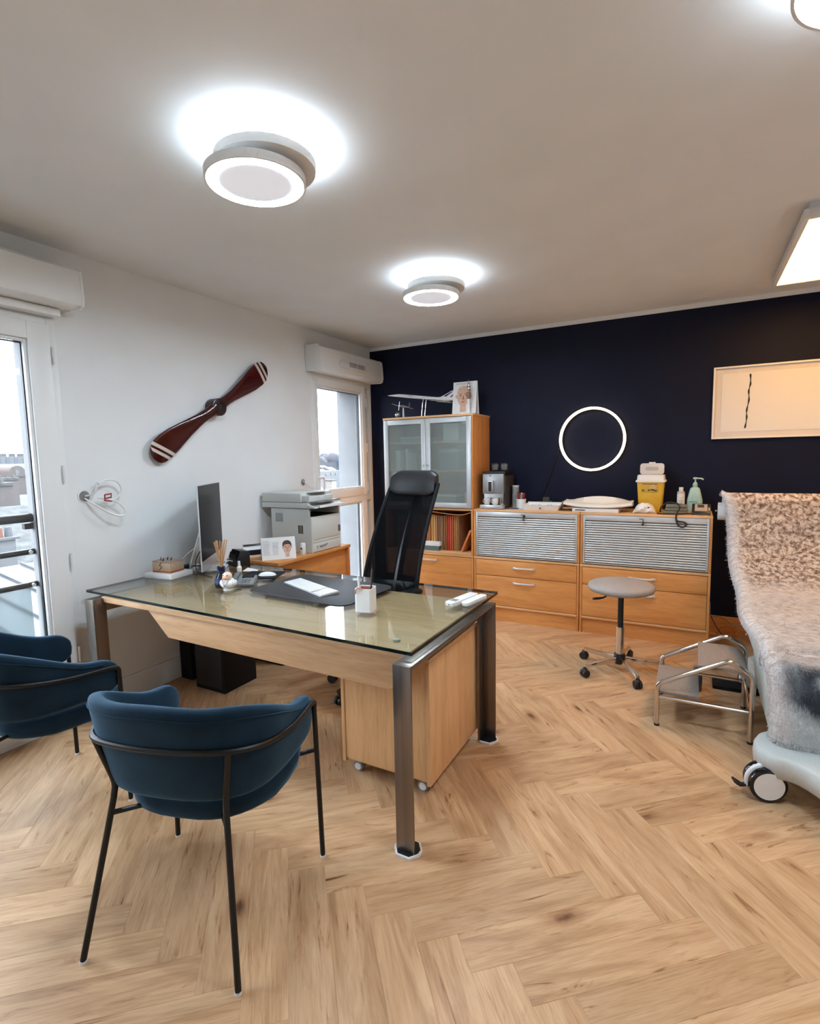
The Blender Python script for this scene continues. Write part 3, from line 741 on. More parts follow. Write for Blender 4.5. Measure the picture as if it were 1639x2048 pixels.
for xx in (x0 + 0.06, x1 - 0.06):
    for yy in (y0 + 0.055, y1 - 0.055):
        c = W(pd); c.cyl((xx, yy - 0.016, 0.025), (xx, yy + 0.016, 0.025), 0.025, n=20); c.cyl((xx, yy, 0.025), (xx, yy, 0.06), 0.008, n=8)
        co = c.build('castor', M['mid_grey'], pd)
        W(pd).cyl((xx, yy - 0.019, 0.025), (xx, yy - 0.0162, 0.025), 0.0175, n=20).build('castor_cap', M['white_plastic'], co)

# black computer tower beneath the desk
pc = thing('computer_tower', 'black computer tower on the floor under the desk', 'computer', (-2.75, 2.42, 0), R(0))
W(pc).bb(-2.89, -2.62, 2.275, 2.555, 0.0, 0.40).build('case', M['black_matte'], pc, bevel=0.006)
W(pc).bb(-2.875, -2.635, 2.2695, 2.2748, 0.03, 0.37).build('front_panel', M['black'], pc, bevel=0.002)
sw = thing('subwoofer', 'black box standing against the wall behind the computer tower', 'speaker', (-3.05, 2.41, 0))
W(sw).bb(-3.11, -2.995, 2.33, 2.49, 0.0, 0.42).build('case', M['black_matte'], sw, bevel=0.008)
W(sw).cyl((-2.994, 2.41, 0.2), (-2.989, 2.41, 0.2), 0.06, n=24).build('cone', M['black'], sw)

# ================================================================== BLUE ARMCHAIRS
def armchair(label, loc, rz):
    t = thing('velvet_armchair', label, 'chair', loc, rz, 'blue velvet armchairs')
    # --- wraparound shell: plan U from the left arm tip round the back to the right arm tip
    path = []      # (x, y, outward normal, s)
    A = 0.285
    for i in range(7): path.append((-A + 0.012 * (1 - i / 7) ** 2, 0.275 - i * 0.27 / 7))
    for i in range(21):
        a = R(180 + 180 * i / 20)
        cx, sx = math.cos(a), math.sin(a)
        e = 0.80
        path.append((A * math.copysign(abs(cx) ** e, cx), 0.005 + 0.205 * math.copysign(abs(sx) ** e, sx)))
    for i in range(1, 8): path.append((A - 0.012 * (i / 7) ** 2, 0.005 + i * 0.27 / 7))
    n = len(path)
    L = [0]
    for i in range(1, n): L.append(L[-1] + math.dist(path[i], path[i - 1]))
    rings = []
    for i, (x, y) in enumerate(path):
        s = L[i] / L[-1] * 2 - 1; q = abs(s)
        j0, j1 = max(i - 1, 0), min(i + 1, n - 1)
        tx, ty = path[j1][0] - path[j0][0], path[j1][1] - path[j0][1]; tl = math.hypot(tx, ty)
        nx, ny = ty / tl, -tx / tl            # outward
        # heights along the U
        def lerp(tab):
            for (a, va), (b, vb) in zip(tab, tab[1:]):
                if q <= b:
                    u = (q - a) / (b - a); u = u * u * (3 - 2 * u); return va + (vb - va) * u
            return tab[-1][1]
        zt = lerp([(0, 0.815), (0.30, 0.803), (0.88, 0.664), (0.95, 0.655), (1.0, 0.615)])
        zb = lerp([(0, 0.495), (0.5, 0.497), (0.8, 0.505), (0.95, 0.515), (1.0, 0.545)])
        lean = lerp([(0, 1.0), (0.45, 0.85), (0.75, 0.25), (1.0, 0.0)])
        th = 0.027 * lerp([(0, 1), (0.9, 0.95), (1.0, 0.45)])
        ring = []
        zc, hh = (zt + zb) / 2, (zt - zb) / 2
        for k in range(16):
            b = 2 * math.pi * k / 16
            c_, s_ = math.cos(b), math.sin(b)
            off = th * math.copysign(abs(c_) ** 0.55, c_) * (1.12 if s_ > 0.6 else 1.0)
            z = zc + hh * math.copysign(abs(s_) ** 0.42, s_)
            out = lean * (0.055 * (z - 0.50) / 0.30 - 0.030) + off
            ring.append((x + nx * out, y + ny * out, z))
        rings.append(ring)
    sh = MB(); sh.loft(rings); sh.build('backrest', M['velvet'], t, smooth=60, sub=1)
    # piping seam round the outer upper edge
    seam = []
    for i, (x, y) in enumerate(path):
        if i < 2 or i > n - 3: continue
        r_ = rings[i]; p = Vector(r_[2]).lerp(Vector(r_[1]), 0.35); c_ = Vector((path[i][0], path[i][1], p.z)); dd = (p - c_); dd.z = 0
        seam.append(p + dd.normalized() * 0.001)
    MB().tube(seam, 0.0022, 6).build('seam', M['velvet'], t)
    # --- seat cushion
    rings = []
    def seat_plan(s):
        out = []
        for k in range(36):
            a = 2 * math.pi * k / 36; c_, s_ = math.cos(a), math.sin(a)
            y = 0.095 + 0.235 * math.copysign(abs(s_) ** 0.62, s_)
            hw = 0.268 if y > 0.03 else 0.268 - 0.42 * max(0, 0.03 - y) ** 1.1
            out.append((hw * s * math.copysign(abs(c_) ** 0.62, c_), 0.09 + (y - 0.09) * s))
        return out
    for z, s in ((0.392, 0.86), (0.398, 0.93), (0.412, 0.985), (0.440, 1.0), (0.466, 0.985), (0.482, 0.93), (0.490, 0.80), (0.493, 0.5)):
        rings.append([(x, y, z - (0.012 * (1 - s) if z > 0.45 else 0) + (0.010 if y > 0.2 else 0)) for x, y in seat_plan(s)])
    MB().loft(rings).build('seat', M['velvet'], t, smooth=60)
    # --- black tube frame
    fr = 0.0095
    rail = [(-0.297, 0.262, 0.585), (-0.300, 0.258, 0.612), (-0.303, 0.225, 0.626), (-0.312, 0.10, 0.634), (-0.314, 0.0, 0.646), (-0.288, -0.115, 0.663), (-0.222, -0.190, 0.676), (-0.12, -0.222, 0.681), (0, -0.231, 0.682)]
    rail = rail + [(-x, y, z) for x, y, z in reversed(rail[:-1])]
    MB().tube(smoothpath(rail, 4), fr, 10).build('back_rail', M['black_metal'], t)
    for s in (-1, 1):
        lg = MB().tube([(s * 0.297, 0.262, 0.600), (s * 0.308, 0.266, 0.0075)], fr, 10).build('leg', M['black_metal'], t)
        MB().cyl((s * 0.308, 0.266, 0.0), (s * 0.308, 0.266, 0.008), 0.0105, n=12).build('glide', M['white_plastic'], lg)
        lg = MB().tube(smoothpath([(s * 0.222, -0.190, 0.676), (s * 0.205, -0.176, 0.60), (s * 0.189, -0.163, 0.525), (s * 0.190, -0.168, 0.485), (s * 0.197, -0.178, 0.43), (s * 0.256, -0.265, 0.0075)], 3), fr, 10).build('leg', M['black_metal'], t)
        MB().cyl((s * 0.256, -0.265, 0.0), (s * 0.256, -0.265, 0.008), 0.0105, n=12).build('glide', M['white_plastic'], lg)
        MB().tube([(s * 0.197, -0.178, 0.43), (s * 0.10, -0.06, 0.405)], 0.008, 8).build('seat_bracket', M['black_metal'], t)
        MB().tube([(s * 0.300, 0.263, 0.43), (s * 0.16, 0.20, 0.405)], 0.008, 8).build('seat_bracket', M['black_metal'], t)
    MB().bb(-0.14, 0.14, -0.08, 0.22, 0.386, 0.396).build('seat_plate', M['black_metal'], t)
    return t
ac = armchair('blue velvet armchair in front, its back to the camera', (-1.41, 1.108, 0), R(17))
dup(ac, (-2.52, 1.12, 0), R(-10), 'blue velvet armchair by the window, cut off by the left edge')
# ================================================================== CABINET WALL
CF, CB = 4.48, 4.925
def carcass(t, x0, x1, z0, z1, th=0.018, back=True, side='beech_v'):
    for a, b in ((x0, x0 + th), (x1 - th, x1)): W(t).bb(a, b, CF, CB, z0, z1).build('side_panel', M[side], t, bevel=0.001)
    if back: W(t).bb(x0 + th, x1 - th, CB - 0.01, CB, z0, z1).build('back_panel', M['beech'], t)
def shelf(t, x0, x1, z0, z1, name, y0=None):
    return W(t).bb(x0, x1, CF - 0.002 if y0 is None else y0, CB, z0, z1).build(name, M['beech_edge'], t, bevel=0.001)
def handle(t, parent, xc, z, w=0.19):
    h = W(t); y = CF
    h.tube(smoothpath([(xc - w / 2 + 0.012, y - 0.001, z), (xc - w / 2 + 0.016, y - 0.018, z), (xc - w / 2 + 0.04, y - 0.026, z), (xc, y - 0.027, z), (xc + w / 2 - 0.04, y - 0.026, z), (xc + w / 2 - 0.016, y - 0.018, z), (xc + w / 2 - 0.012, y - 0.001, z)], 4), 0.0078, 8)
    for s in (-1, 1): h.box((xc + s * (w / 2 - 0.008), y - 0.006, z), (0.028, 0.012, 0.016))
    return h.build('handle', M['handle_metal'], parent, bevel=0.0)
XA, XB_, XC, XD = -2.71, -1.768, -0.818, 0.140
def kick(t, x0, x1):
    W(t).bb(x0 + 0.02, x1 - 0.02, CF + 0.012, CF + 0.03, 0.0, 0.125).build('plinth', M['beech'], t)
def lower_drawers(label, x0, x1, drawers, z0=0.14, z1=0.585):
    t = thing('drawer_cabinet', label, 'cabinet', ((x0 + x1) / 2, (CF + CB) / 2, 0))
    carcass(t, x0, x1, 0.0, z1 - 0.018)
    shelf(t, x0 + 0.018, x1 - 0.018, 0.125, 0.143, 'bottom_panel', CF - 0.004); shelf(t, x0, x1, z1 - 0.018, z1, 'top_panel')
    kick(t, x0, x1)
    for za, zb, hz in drawers:
        d = W(t).bb(x0 + 0.021, x1 - 0.021, CF, CF + 0.02, za, zb).build('drawer', M['beech'], t, bevel=0.001)
        if hz: handle(t, d, (x0 + x1) / 2, hz)
    W(t).bb(x0 + 0.02, x1 - 0.02, CF + 0.03, CB - 0.012, 0.145, z1 - 0.02).build('drawer_box', M['beech'], t)
    return t
lower_drawers('beech two drawer cabinet left of the round stool', XB_ + 0.004, XC - 0.003, ((0.420, 0.562, 0.505), (0.148, 0.415, 0.368)))
lower_drawers('beech two drawer cabinet directly behind the round stool', XC + 0.003, XD, ((0.420, 0.562, 0.505), (0.148, 0.415, 0.368)))
lower_drawers('beech cabinet with one deep drawer below the folder shelf', XA, XB_ - 0.004, ((0.148, 0.562, 0.52),))
def roller(label, x0, x1):
    z0, z1 = 0.586, 1.022
    t = thing('roller_cabinet', label, 'cabinet', ((x0 + x1) / 2, (CF + CB) / 2, z0))
    carcass(t, x0, x1, z0 + 0.001, z1 - 0.018)
    shelf(t, x0, x1, z1 - 0.018, z1, 'top_panel')
    a, b = x0 + 0.02, x1 - 0.02
    f = W(t); f.bb(a, a + 0.016, CF + 0.002, CF + 0.02, z0 + 0.008, z1 - 0.02).bb(b - 0.016, b, CF + 0.002, CF + 0.02, z0 + 0.008, z1 - 0.02).bb(a + 0.016, b - 0.016, CF + 0.002, CF + 0.02, 0.958, z1 - 0.02).bb(a + 0.016, b - 0.016, CF + 0.002, CF + 0.02, z0 + 0.008, z0 + 0.016)
    f.build('frame', M['alu'], t, bevel=0.001)
    n = 18; zz0, zz1 = z0 + 0.018, 0.953; p = (zz1 - zz0) / n
    sm = None
    for k in range(n):
        if sm is None:
            s = MB(); L = (b - a - 0.034) / 2
            s.ext([(-L, -0.001, -p / 2 + 0.0015), (-L, 0.0025, -p / 2 + 0.0015), (-L, 0.0025, p / 2 - 0.0015), (-L, -0.001, p / 2 - 0.0015), (-L, -0.0075, p * 0.22), (-L, -0.0090, -p * 0.05), (-L, -0.0075, -p * 0.30)], (2 * L, 0, 0))
            sm = s.build('slat', M['alu_slat'], t, smooth=50); so = sm
        else:
            so = sm.copy(); COL.objects.link(so); so.parent = t
        so.location = (0, CF + 0.014 - t.location.y, zz0 + p * (k + 0.5) - z0)
    xc = (x0 + x1) / 2 + 0.0
    l = W(t); l.cyl((xc, CF - 0.006, 0.972), (xc, CF + 0.003, 0.972), 0.011, n=16); lo = l.build('lock', M['chrome'], t)
    k = W(t); k.box((xc, CF - 0.018, 0.972), (0.004, 0.026, 0.016)); k.box((xc - 0.012, CF - 0.016, 0.985), (0.03, 0.012, 0.004)); k.tube([(xc, CF - 0.026, 0.968), (xc + 0.004, CF - 0.024, 0.955), (xc, CF - 0.022, 0.94)], 0.002, 6); k.sph((xc, CF - 0.022, 0.942), (0.009, 0.004, 0.011), 10, 6)
    k.build('key', M['black'], lo)
    return t
roller('silver roller shutter cabinet beneath the coffee machine', XB_ + 0.004, XC - 0.003)
roller('silver roller shutter cabinet beneath the yellow sharps bin', XC + 0.003, XD)

# open shelf unit with folders
t = thing('open_shelf_cabinet', 'open beech shelf compartment packed with colourful folders', 'cabinet', ((XA + XB_) / 2, 4.7, 0.586))
carcass(t, XA, XB_ - 0.004, 0.587, 1.004)
shelf(t, XA, XB_ - 0.004, 1.004, 1.022, 'top_panel'); shelf(t, XA + 0.018, XB_ - 0.022, 0.587, 0.605, 'bottom_panel')
W(t).tube(smoothpath([(XA + 0.25, 4.53, 0.995), (-2.25, 4.52, 0.985), (-2.05, 4.515, 0.965), (-1.92, 4.515, 0.958), (-1.84, 4.52, 0.972), (-1.795, 4.53, 0.99)], 4), 0.004, 6).build('sagging_strip', M['beech_edge'], t)
FC = [(0.62, 0.33, 0.14), (0.66, 0.36, 0.16), (0.52, 0.10, 0.02), (0.66, 0.26, 0.15), (0.45, 0.17, 0.03), (0.70, 0.40, 0.12), (0.66, 0.40, 0.19), (0.33, 0.13, 0.07), (0.32, 0.16, 0.07), (0.42, 0.27, 0.10), (0.26, 0.11, 0.09), (0.34, 0.17, 0.06), (0.56, 0.05, 0.015), (0.60, 0.07, 0.03), (0.62, 0.13, 0.08), (0.44, 0.10, 0.02), (0.46, 0.27, 0.06), (0.40, 0.19, 0.09)]
FN = ['tan', 'pale orange', 'rust red', 'salmon pink', 'burnt orange', 'yellow ochre', 'buff', 'dark brown', 'brown', 'olive tan', 'plum brown', 'umber', 'bright red', 'scarlet', 'coral', 'deep orange', 'mustard', 'caramel']
FM = [mat('folder_%s' % FN[i].replace(' ', '_'), c, 0.6) for i, c in enumerate(FC)]
x = -1.945; k = 0
order = list(range(17, -1, -1))
seq = []
while x > -2.60:
    w = (0.016 + 0.012 * random.random())
    ci = order[k % 18]
    rep = k // 18
    h_ = 0.33 + random.random() * 0.012
    posn = ['toward the leaning folder', 'toward the chair back'][rep] if rep < 2 else 'at the shelf end'
    t = thing('paper_folder', '%s folder standing in the shelf row %s' % (FN[ci], posn), 'folder', (x - w / 2, 4.70, 0.606), group='upright folders on the open shelf')
    tilt = R(0.6 * (random.random() - 0.5))
    b = MB(); b.box((-w * 0.28, 0, h_ / 2), (w * 0.36, 0.30, h_), ry=tilt); b.box((w * 0.28, 0.004, h_ / 2 - 0.003), (w * 0.36, 0.292, h_ - 0.006), ry=tilt); b.build('cover', FM[ci], t)
    MB().box((0, 0.012, h_ / 2 - 0.006), (w * 0.22, 0.27, h_ - 0.022), ry=tilt).build('papers', M['paper'], t)
    x -= w + 0.001; k += 1
t = thing('paper_folder', 'orange folder leaning against the right side of the folder shelf', 'folder', (-1.90, 4.62, 0.606))
MB().box((0.048, 0, 0.110), (0.018, 0.24, 0.222), ry=R(24)).build('cover', mat('folder_orange', (0.62, 0.20, 0.06), 0.6), t)
t = thing('paper_stack', 'white paper stack on the shelf beside the folders', 'papers', (-2.16, 4.53, 0.606))
W(t).bb(-2.32, -2.13, 4.495, 4.545, 0.606, 0.650).build('box_file', mat('teal_card', (0.10, 0.16, 0.17), 0.6), t)
W(t).bb(-2.32, -2.12, 4.492, 4.545, 0.6505, 0.690).build('sheets', M['paper'], t, bevel=0.002)

# glass fronted cabinet on top
gc = thing('glass_cabinet', 'beech display cabinet with two frosted glass doors', 'cabinet', ((XA + XB_) / 2, 4.7, 1.0225))
z0, z1 = 1.0225, 1.893
carcass(gc, XA, XB_, z0, z1 - 0.02)
shelf(gc, XA - 0.004, XB_ + 0.004, z1 - 0.02, z1, 'top_panel'); shelf(gc, XA + 0.018, XB_ - 0.018, z0, z0 + 0.018, 'bottom_panel', CF + 0.03)
for zz in (1.360, 1.636): shelf(gc, XA + 0.018, XB_ - 0.018, zz, zz + 0.018, 'shelf', CF + 0.05)
xm = (XA + XB_) / 2
for xa, xb, kx in ((XA + 0.012, xm - 0.002, xm - 0.02), (xm + 0.002, XB_ - 0.012, xm + 0.02)):
    f = W(gc); w_ = 0.046; ya, yb = CF - 0.016, CF + 0.004; za, zb = z0 + 0.006, z1 - 0.026
    f.bb(xa, xa + w_, ya, yb, za, zb).bb(xb - w_, xb, ya, yb, za, zb).bb(xa + w_, xb - w_, ya, yb, zb - w_, zb).bb(xa + w_, xb - w_, ya, yb, za, za + w_)
    d = f.build('door', M['alu'], gc, bevel=0.0015)
    W(gc).bb(xa + w_ - 0.004, xb - w_ + 0.004, ya + 0.007, ya + 0.012, za + w_ - 0.004, zb - w_ + 0.004).build('pane', M['frost'], d)
    W(gc).cyl((kx, ya, 1.428), (kx, ya - 0.018, 1.428), 0.006, 0.009, n=12).build('knob', M['chrome'], d)
ct = [('tall white binder on the middle shelf behind the left glass door', 'white', -2.60, 1.3785, 0.05, 0.2), ('leaning white folder beside the tall binder behind frosted glass', 'white', -2.50, 1.3785, 0.02, 0.21),
      ('white carton on the upper shelf behind the right glass door', 'white', -2.02, 1.6545, 0.16, 0.16), ('pale cardboard box on the upper shelf behind the left glass door', 'grey', -2.42, 1.6545, 0.30, 0.05),
      ('small white jar on the cabinet floor behind the right glass door', 'white', -1.86, 1.041, 0.05, 0.13), ('stack of pale papers on the cabinet floor behind glass', 'grey', -2.10, 1.041, 0.25, 0.10), ('dark file box on the middle shelf behind the right glass door', 'dark', -2.05, 1.3785, 0.2, 0.2)]
for lab, c_, xx, zz, w_, h_ in ct:
    t = thing('stored_box', lab, 'box', (xx, 4.66, zz))
    MB().bb(-w_ / 2, w_ / 2, -0.10, 0.10, 0.0005, h_ * 0.82).build('box', M[{'white': 'paper', 'grey': 'ink', 'dark': 'mid_grey'}[c_]], t, bevel=0.003)
    MB().bb(-w_ / 2 - 0.002, w_ / 2 + 0.002, -0.102, 0.102, h_ * 0.82 + 0.0005, h_).build('lid', M['paper' if c_ != 'dark' else 'ink'], t, bevel=0.002)

# ================================================================== PRINTER CABINET
pt = thing('printer_cabinet', 'low orange beech cabinet under the printer along the wall', 'cabinet', (-2.86, 3.24, 0))
x0, x1, y0, y1 = XL + 0.02, -2.60, 2.80, 3.70
W(pt).bb(x0, x1, y0, y1, 0.742, 0.765).build('top_panel', M['beech_y'], pt, bevel=0.0015)
W(pt).bb(x0, x1 - 0.02, y0 + 0.012, y0 + 0.03, 0.06, 0.742).build('side_panel', M['beech_v'], pt)
W(pt).bb(x0, x1 - 0.02, y1 - 0.03, y1 - 0.012, 0.06, 0.742).build('side_panel', M['beech_v'], pt)
W(pt).bb(x1 - 0.055, x1 - 0.037, y0 + 0.03, y1 - 0.03, 0.06, 0.742).build('front_panel', M['beech_y'], pt)
W(pt).bb(x1 - 0.02, x1 - 0.002, y1 - 0.03, y1 - 0.012, 0.06, 0.742).build('corner_post', M['beech_v'], pt)
W(pt).bb(x0, x1 - 0.005, y0 + 0.005, y1 - 0.012, 0.0, 0.06).build('plinth', M['black_matte'], pt)
CZ2 = 0.765

# ================================================================== OFFICE CHAIR
def mesh_fabric():
    m = bpy.data.materials.new('black_chair_mesh'); m.use_nodes = True; p = PB(m)
    p.inputs['Base Color'].default_value = (0.003, 0.003, 0.004, 1); p.inputs['Roughness'].default_value = 0.9; p.inputs['Specular IOR Level'].default_value = 0.1
    tr = N(m, 'ShaderNodeBsdfTransparent'); mx = N(m, 'ShaderNodeMixShader'); out = m.node_tree.nodes['Material Output']
    mx.inputs[0].default_value = 0.86
    LK(m, tr, 'BSDF', mx, 1); LK(m, p, 'BSDF', mx, 2); LK(m, mx, 'Shader', out, 'Surface'); return m
M['mesh_black'] = mesh_fabric()
# local: +y is where the sitter faces
oc = thing('office_chair', 'black mesh office chair with headrest behind the desk', 'chair', (-1.805, 2.80, 0), R(168))
B0, B1 = Vector((0, -0.20, 0.50)), Vector((0, -0.40, 1.30))
def bp(u, v, d=0.0):
    """back surface: u across -1..1, v up 0..1"""
    w = 0.245 - 0.035 * v
    y = -0.185 - 0.31 * v ** 1.15 + 0.055 * u * u - 0.055 * math.sin(v * math.pi) * -1 * 0.6
    return (u * w, y + d, 0.50 + 0.82 * v)
g = MB(); nu, nv = 12, 16
fr_ = [[bp(-1 + 2 * i / nu, j / nv) for i in range(nu + 1)] for j in range(nv + 1)]
g.loft(fr_, closed=False, caps=False)
g.loft([[bp(-1 + 2 * i / nu, j / nv, -0.006) for i in range(nu + 1)] for j in range(nv + 1)], closed=False, caps=False)
g.build('backrest', M['mesh_black'], oc, smooth=80)
ed = [bp(-1, j / 20) for j in range(21)] + [bp(-1 + 2 * i / 10, 1) for i in range(1, 10)] + [bp(1, 1 - j / 20) for j in range(21)] + [bp(1 - 2 * i / 10, 0) for i in range(1, 10)]
MB().tube(ed, 0.013, 8, closed=True).build('back_frame', M['black_matte'], oc)
MB().tube([bp(0, j / 12, -0.025) for j in range(13)], [0.032 - 0.012 * j / 12 for j in range(13)], 10).build('spine', M['black'], oc)
lb = MB(); lb.loft([[(x, bp(x / 0.24, 0.22, -0.012)[1] + yy, 0.67 + zz) for yy, zz in ((0, -0.05), (0, 0.05), (-0.02, 0.05), (-0.02, -0.05))] for x in [-0.17 + 0.034 * i for i in range(11)]]); lb.build('lumbar_pad', M['black'], oc, bevel=0.004)
# headrest
hr = MB(); rings = []
for i in range(13):
    u = -1 + i / 6; e = 1 - 0.35 * max(0, abs(u) - 0.75) / 0.25
    cx, cy_, cz = u * 0.20, -0.462 + 0.03 * u * u, 1.325
    rings.append([(cx, cy_ + 0.038 * e * math.copysign(abs(math.cos(a)) ** 0.7, math.cos(a)) - 0.10 * (0.085 * e * math.sin(a)) * 2.4, cz + 0.088 * e * math.copysign(abs(math.sin(a)) ** 0.6, math.sin(a))) for a in [2 * math.pi * k / 16 for k in range(16)]])
hr.loft(rings); hr.build('headrest', M['leather'], oc, smooth=60)
MB().box((0, -0.475, 1.20), (0.06, 0.02, 0.16), rx=R(-12)).build('headrest_bracket', M['black'], oc)
st_ = MB(); st_.loft([[(x * s, 0.03 + y * s, z) for x, y in rrect(-0.25, 0.25, -0.24, 0.24, 0.09)] for z, s in ((0.43, 0.92), (0.44, 0.98), (0.47, 1.0), (0.495, 0.98), (0.505, 0.9))]); st_.build('seat', M['leather'], oc, smooth=50)
for s in (-1, 1):
    a = MB(); a.tube([(s * 0.24, -0.02, 0.43), (s * 0.305, -0.02, 0.44), (s * 0.318, -0.02, 0.50), (s * 0.318, -0.02, 0.66)], 0.022, 10); ao = a.build('arm_post', M['black'], oc)
    p = MB(); p.loft([[(s * 0.312 + x * q, 0.03 + y * q, z) for x, y in rrect(-0.042, 0.042, -0.135, 0.135, 0.04)] for z, q in ((0.664, 0.9), (0.67, 1.0), (0.685, 1.0), (0.692, 0.93))]); p.build('armrest', M['black'], oc, smooth=50)
MB().lathe([(0.0, 0.10), (0.03, 0.10), (0.03, 0.26), (0.02, 0.26), (0.02, 0.40), (0.0, 0.40)], (0, 0.02, 0), 16).build('gas_column', M['black'], oc)
MB().box((0, 0.02, 0.415), (0.22, 0.26, 0.03)).build('mechanism', M['black'], oc, bevel=0.006)
for k in range(5):
    a = R(20 + 72 * k); c_, s_ = math.cos(a), math.sin(a)
    MB().tube([(0.03 * c_, 0.02 + 0.03 * s_, 0.11), (0.31 * c_, 0.02 + 0.31 * s_, 0.085)], [0.026, 0.017], 10).build('base_arm', M['black'], oc)
    c = MB(); tx, ty = -s_, c_; px_, py_ = 0.30 * c_, 0.02 + 0.30 * s_
    for q in (-0.014, 0.014): c.cyl((px_ + tx * (q - 0.009), py_ + ty * (q - 0.009), 0.029), (px_ + tx * (q + 0.009), py_ + ty * (q + 0.009), 0.029), 0.029, n=18)
    c.cyl((px_, py_, 0.03), (px_, py_, 0.085), 0.008, n=8); c.build('castor', M['black'], oc)

# ================================================================== ROUND STOOL
rs = thing('round_stool', 'grey round swivel stool on chromed five arm castor base', 'stool', (-0.41, 3.765, 0))
MB().lathe([(0.0, 0.563), (0.18, 0.563), (0.206, 0.573), (0.217, 0.590), (0.213, 0.610), (0.193, 0.622), (0.0, 0.626)], n=48).build('seat', M['stool_seat'], rs, smooth=50)
MB().lathe([(0.0, 0.528), (0.07, 0.538), (0.09, 0.562), (0.0, 0.5625)], n=24).build('seat_plate', M['black'], rs)
MB().cyl((0, 0, 0.30), (0, 0, 0.545), 0.019, n=18).build('piston', M['black'], rs)
MB().cyl((0, 0, 0.10), (0, 0, 0.315), 0.027, n=20).build('column', M['chrome'], rs)
MB().lathe([(0, 0.055), (0.034, 0.055), (0.038, 0.065), (0.038, 0.115), (0.034, 0.125), (0, 0.125)], n=24).build('hub', M['black'], rs)
MB().tube(smoothpath([(0, 0, 0.555), (-0.07, -0.05, 0.548), (-0.105, -0.075, 0.525), (-0.17, -0.10, 0.517)], 3), [0.006] * 6 + [0.006, 0.008, 0.009, 0.007], 8).build('lever', M['black'], rs)
for k in range(5):
    a = R(-61 + 72 * k); c_, s_ = math.cos(a), math.sin(a)
    b = MB(); L = 0.285
    b.loft([[(c_ * q - s_ * w, s_ * q + c_ * w, z) for w, z in ((-hw, z0_), (hw, z0_), (hw, z1_), (-hw, z1_))] for q, hw, z0_, z1_ in ((0.03, 0.014, 0.068, 0.106), (L, 0.011, 0.062, 0.086))]); b.build('base_arm', M['chrome'], rs, bevel=0.004)
    px_, py_ = L * c_, L * s_; tx, ty = -s_, c_
    c = MB()
    for q in (-0.013, 0.013): c.cyl((px_ + tx * (q - 0.009), py_ + ty * (q - 0.009), 0.026), (px_ + tx * (q + 0.009), py_ + ty * (q + 0.009), 0.026), 0.026, n=18)
    c.cyl((px_, py_, 0.03), (px_, py_, 0.066), 0.011, n=10); c.sph((px_, py_, 0.048), (0.02, 0.02, 0.014), 10, 6); c.build('castor', M['rubber'], rs)

# ================================================================== STEP STOOL
ss = thing('step_stool', 'two step chrome tube step stool beside the treatment chair', 'step stool', (0.08, 3.29, 0))
for yy in (3.07, 3.50):
    p = [(-0.136, yy, 0.004), (-0.136, yy, 0.215)] + arc((-0.096, yy, 0.215), 0.04, 180, 118, 5) + arc((0.195, yy, 0.372), 0.045, 118, 60, 4) + arc((0.245, yy, 0.330), 0.055, 50, 0, 5) + [(0.300, yy, 0.28), (0.300, yy, 0.004)]
    W(ss).tube(p, 0.0125, 12).build('tube_frame', M['chrome_tube'], ss, smooth=60)
    W(ss).cyl((-0.136, yy, 0.165), (0.300, yy, 0.165), 0.0095, n=10).build('rung', M['chrome_tube'], ss)
    for xx in (-0.136, 0.300): W(ss).cyl((xx, yy, 0.0), (xx, yy, 0.012), 0.0138, n=14).build('foot_cap', M['rubber'], ss)
W(ss).cyl((-0.136, 3.07, 0.165), (-0.136, 3.50, 0.165), 0.0085, n=10).build('rung', M['chrome_tube'], ss)
W(ss).cyl((0.300, 3.07, 0.165), (0.300, 3.50, 0.165), 0.0085, n=10).build('rung', M['chrome_tube'], ss)
M['tread'] = noisy('grey_tread_laminate', (0.27, 0.22, 0.185), (0.32, 0.265, 0.225), 90, 2, 0.4)
W(ss).bb(-0.150, 0.065, 3.085, 3.485, 0.178, 0.196).build('lower_tread', M['tread'], ss, bevel=0.003)
up = W(ss); pr = [(0.055, 0.372), (0.20, 0.372), (0.245, 0.366), (0.275, 0.350), (0.296, 0.318), (0.286, 0.314), (0.267, 0.340), (0.24, 0.354), (0.20, 0.358), (0.055, 0.356)]
up.ext([(x, 3.084, z) for x, z in pr], (0, 0.402, 0)); up.build('upper_tread', M['tread'], ss)
W(ss).bb(0.056, 0.075, 3.09, 3.48, 0.335, 0.3555).build('tread_lip', M['rubber'], ss)

# ================================================================== TREATMENT CHAIR
tc_ = thing('treatment_chair', 'pale grey reclining treatment chair at the right edge', 'treatment chair', (0.60, 3.3, 0))
def cush(name, pts, x0, x1, th, mt, dx=0.0):
    """cushion following a y,z profile, thickness th below it"""
    b = W(tc_); P = [Vector((0, y, z)) for y, z in pts]; rings = []
    for i, p in enumerate(P):
        tg = (P[min(i + 1, len(P) - 1)] - P[max(i - 1, 0)]).normalized(); nn = Vector((0, -tg.z, tg.y))
        if nn.z < -0.2 or nn.y > 0.3: nn = -nn
        sh = 0.055 * (p.y - 2.5) / 1.9 * -1
        ring = []
        for (u, w_) in rrect(0, 1, 0, 1, 0.22, 4):
            uu = x0 + sh + (x1 - x0) * (0.0 + u); q = p - nn * (th * (1 - w_)); ring.append((uu, q.y, q.z))
        rings.append(ring)
    b.loft(rings); return b.build(name, mt, tc_, smooth=55)
cush('back_cushion', [(4.36, 1.165), (4.30, 1.05), (4.20, 0.87), (4.08, 0.745), (3.98, 0.68)], 0.30, 0.96, 0.09, M['mint'])
cush('seat_cushion', [(3.95, 0.640), (3.70, 0.585), (3.40, 0.560), (3.1, 0.548), (2.93, 0.546)], 0.32, 0.98, 0.09, M['mint'])
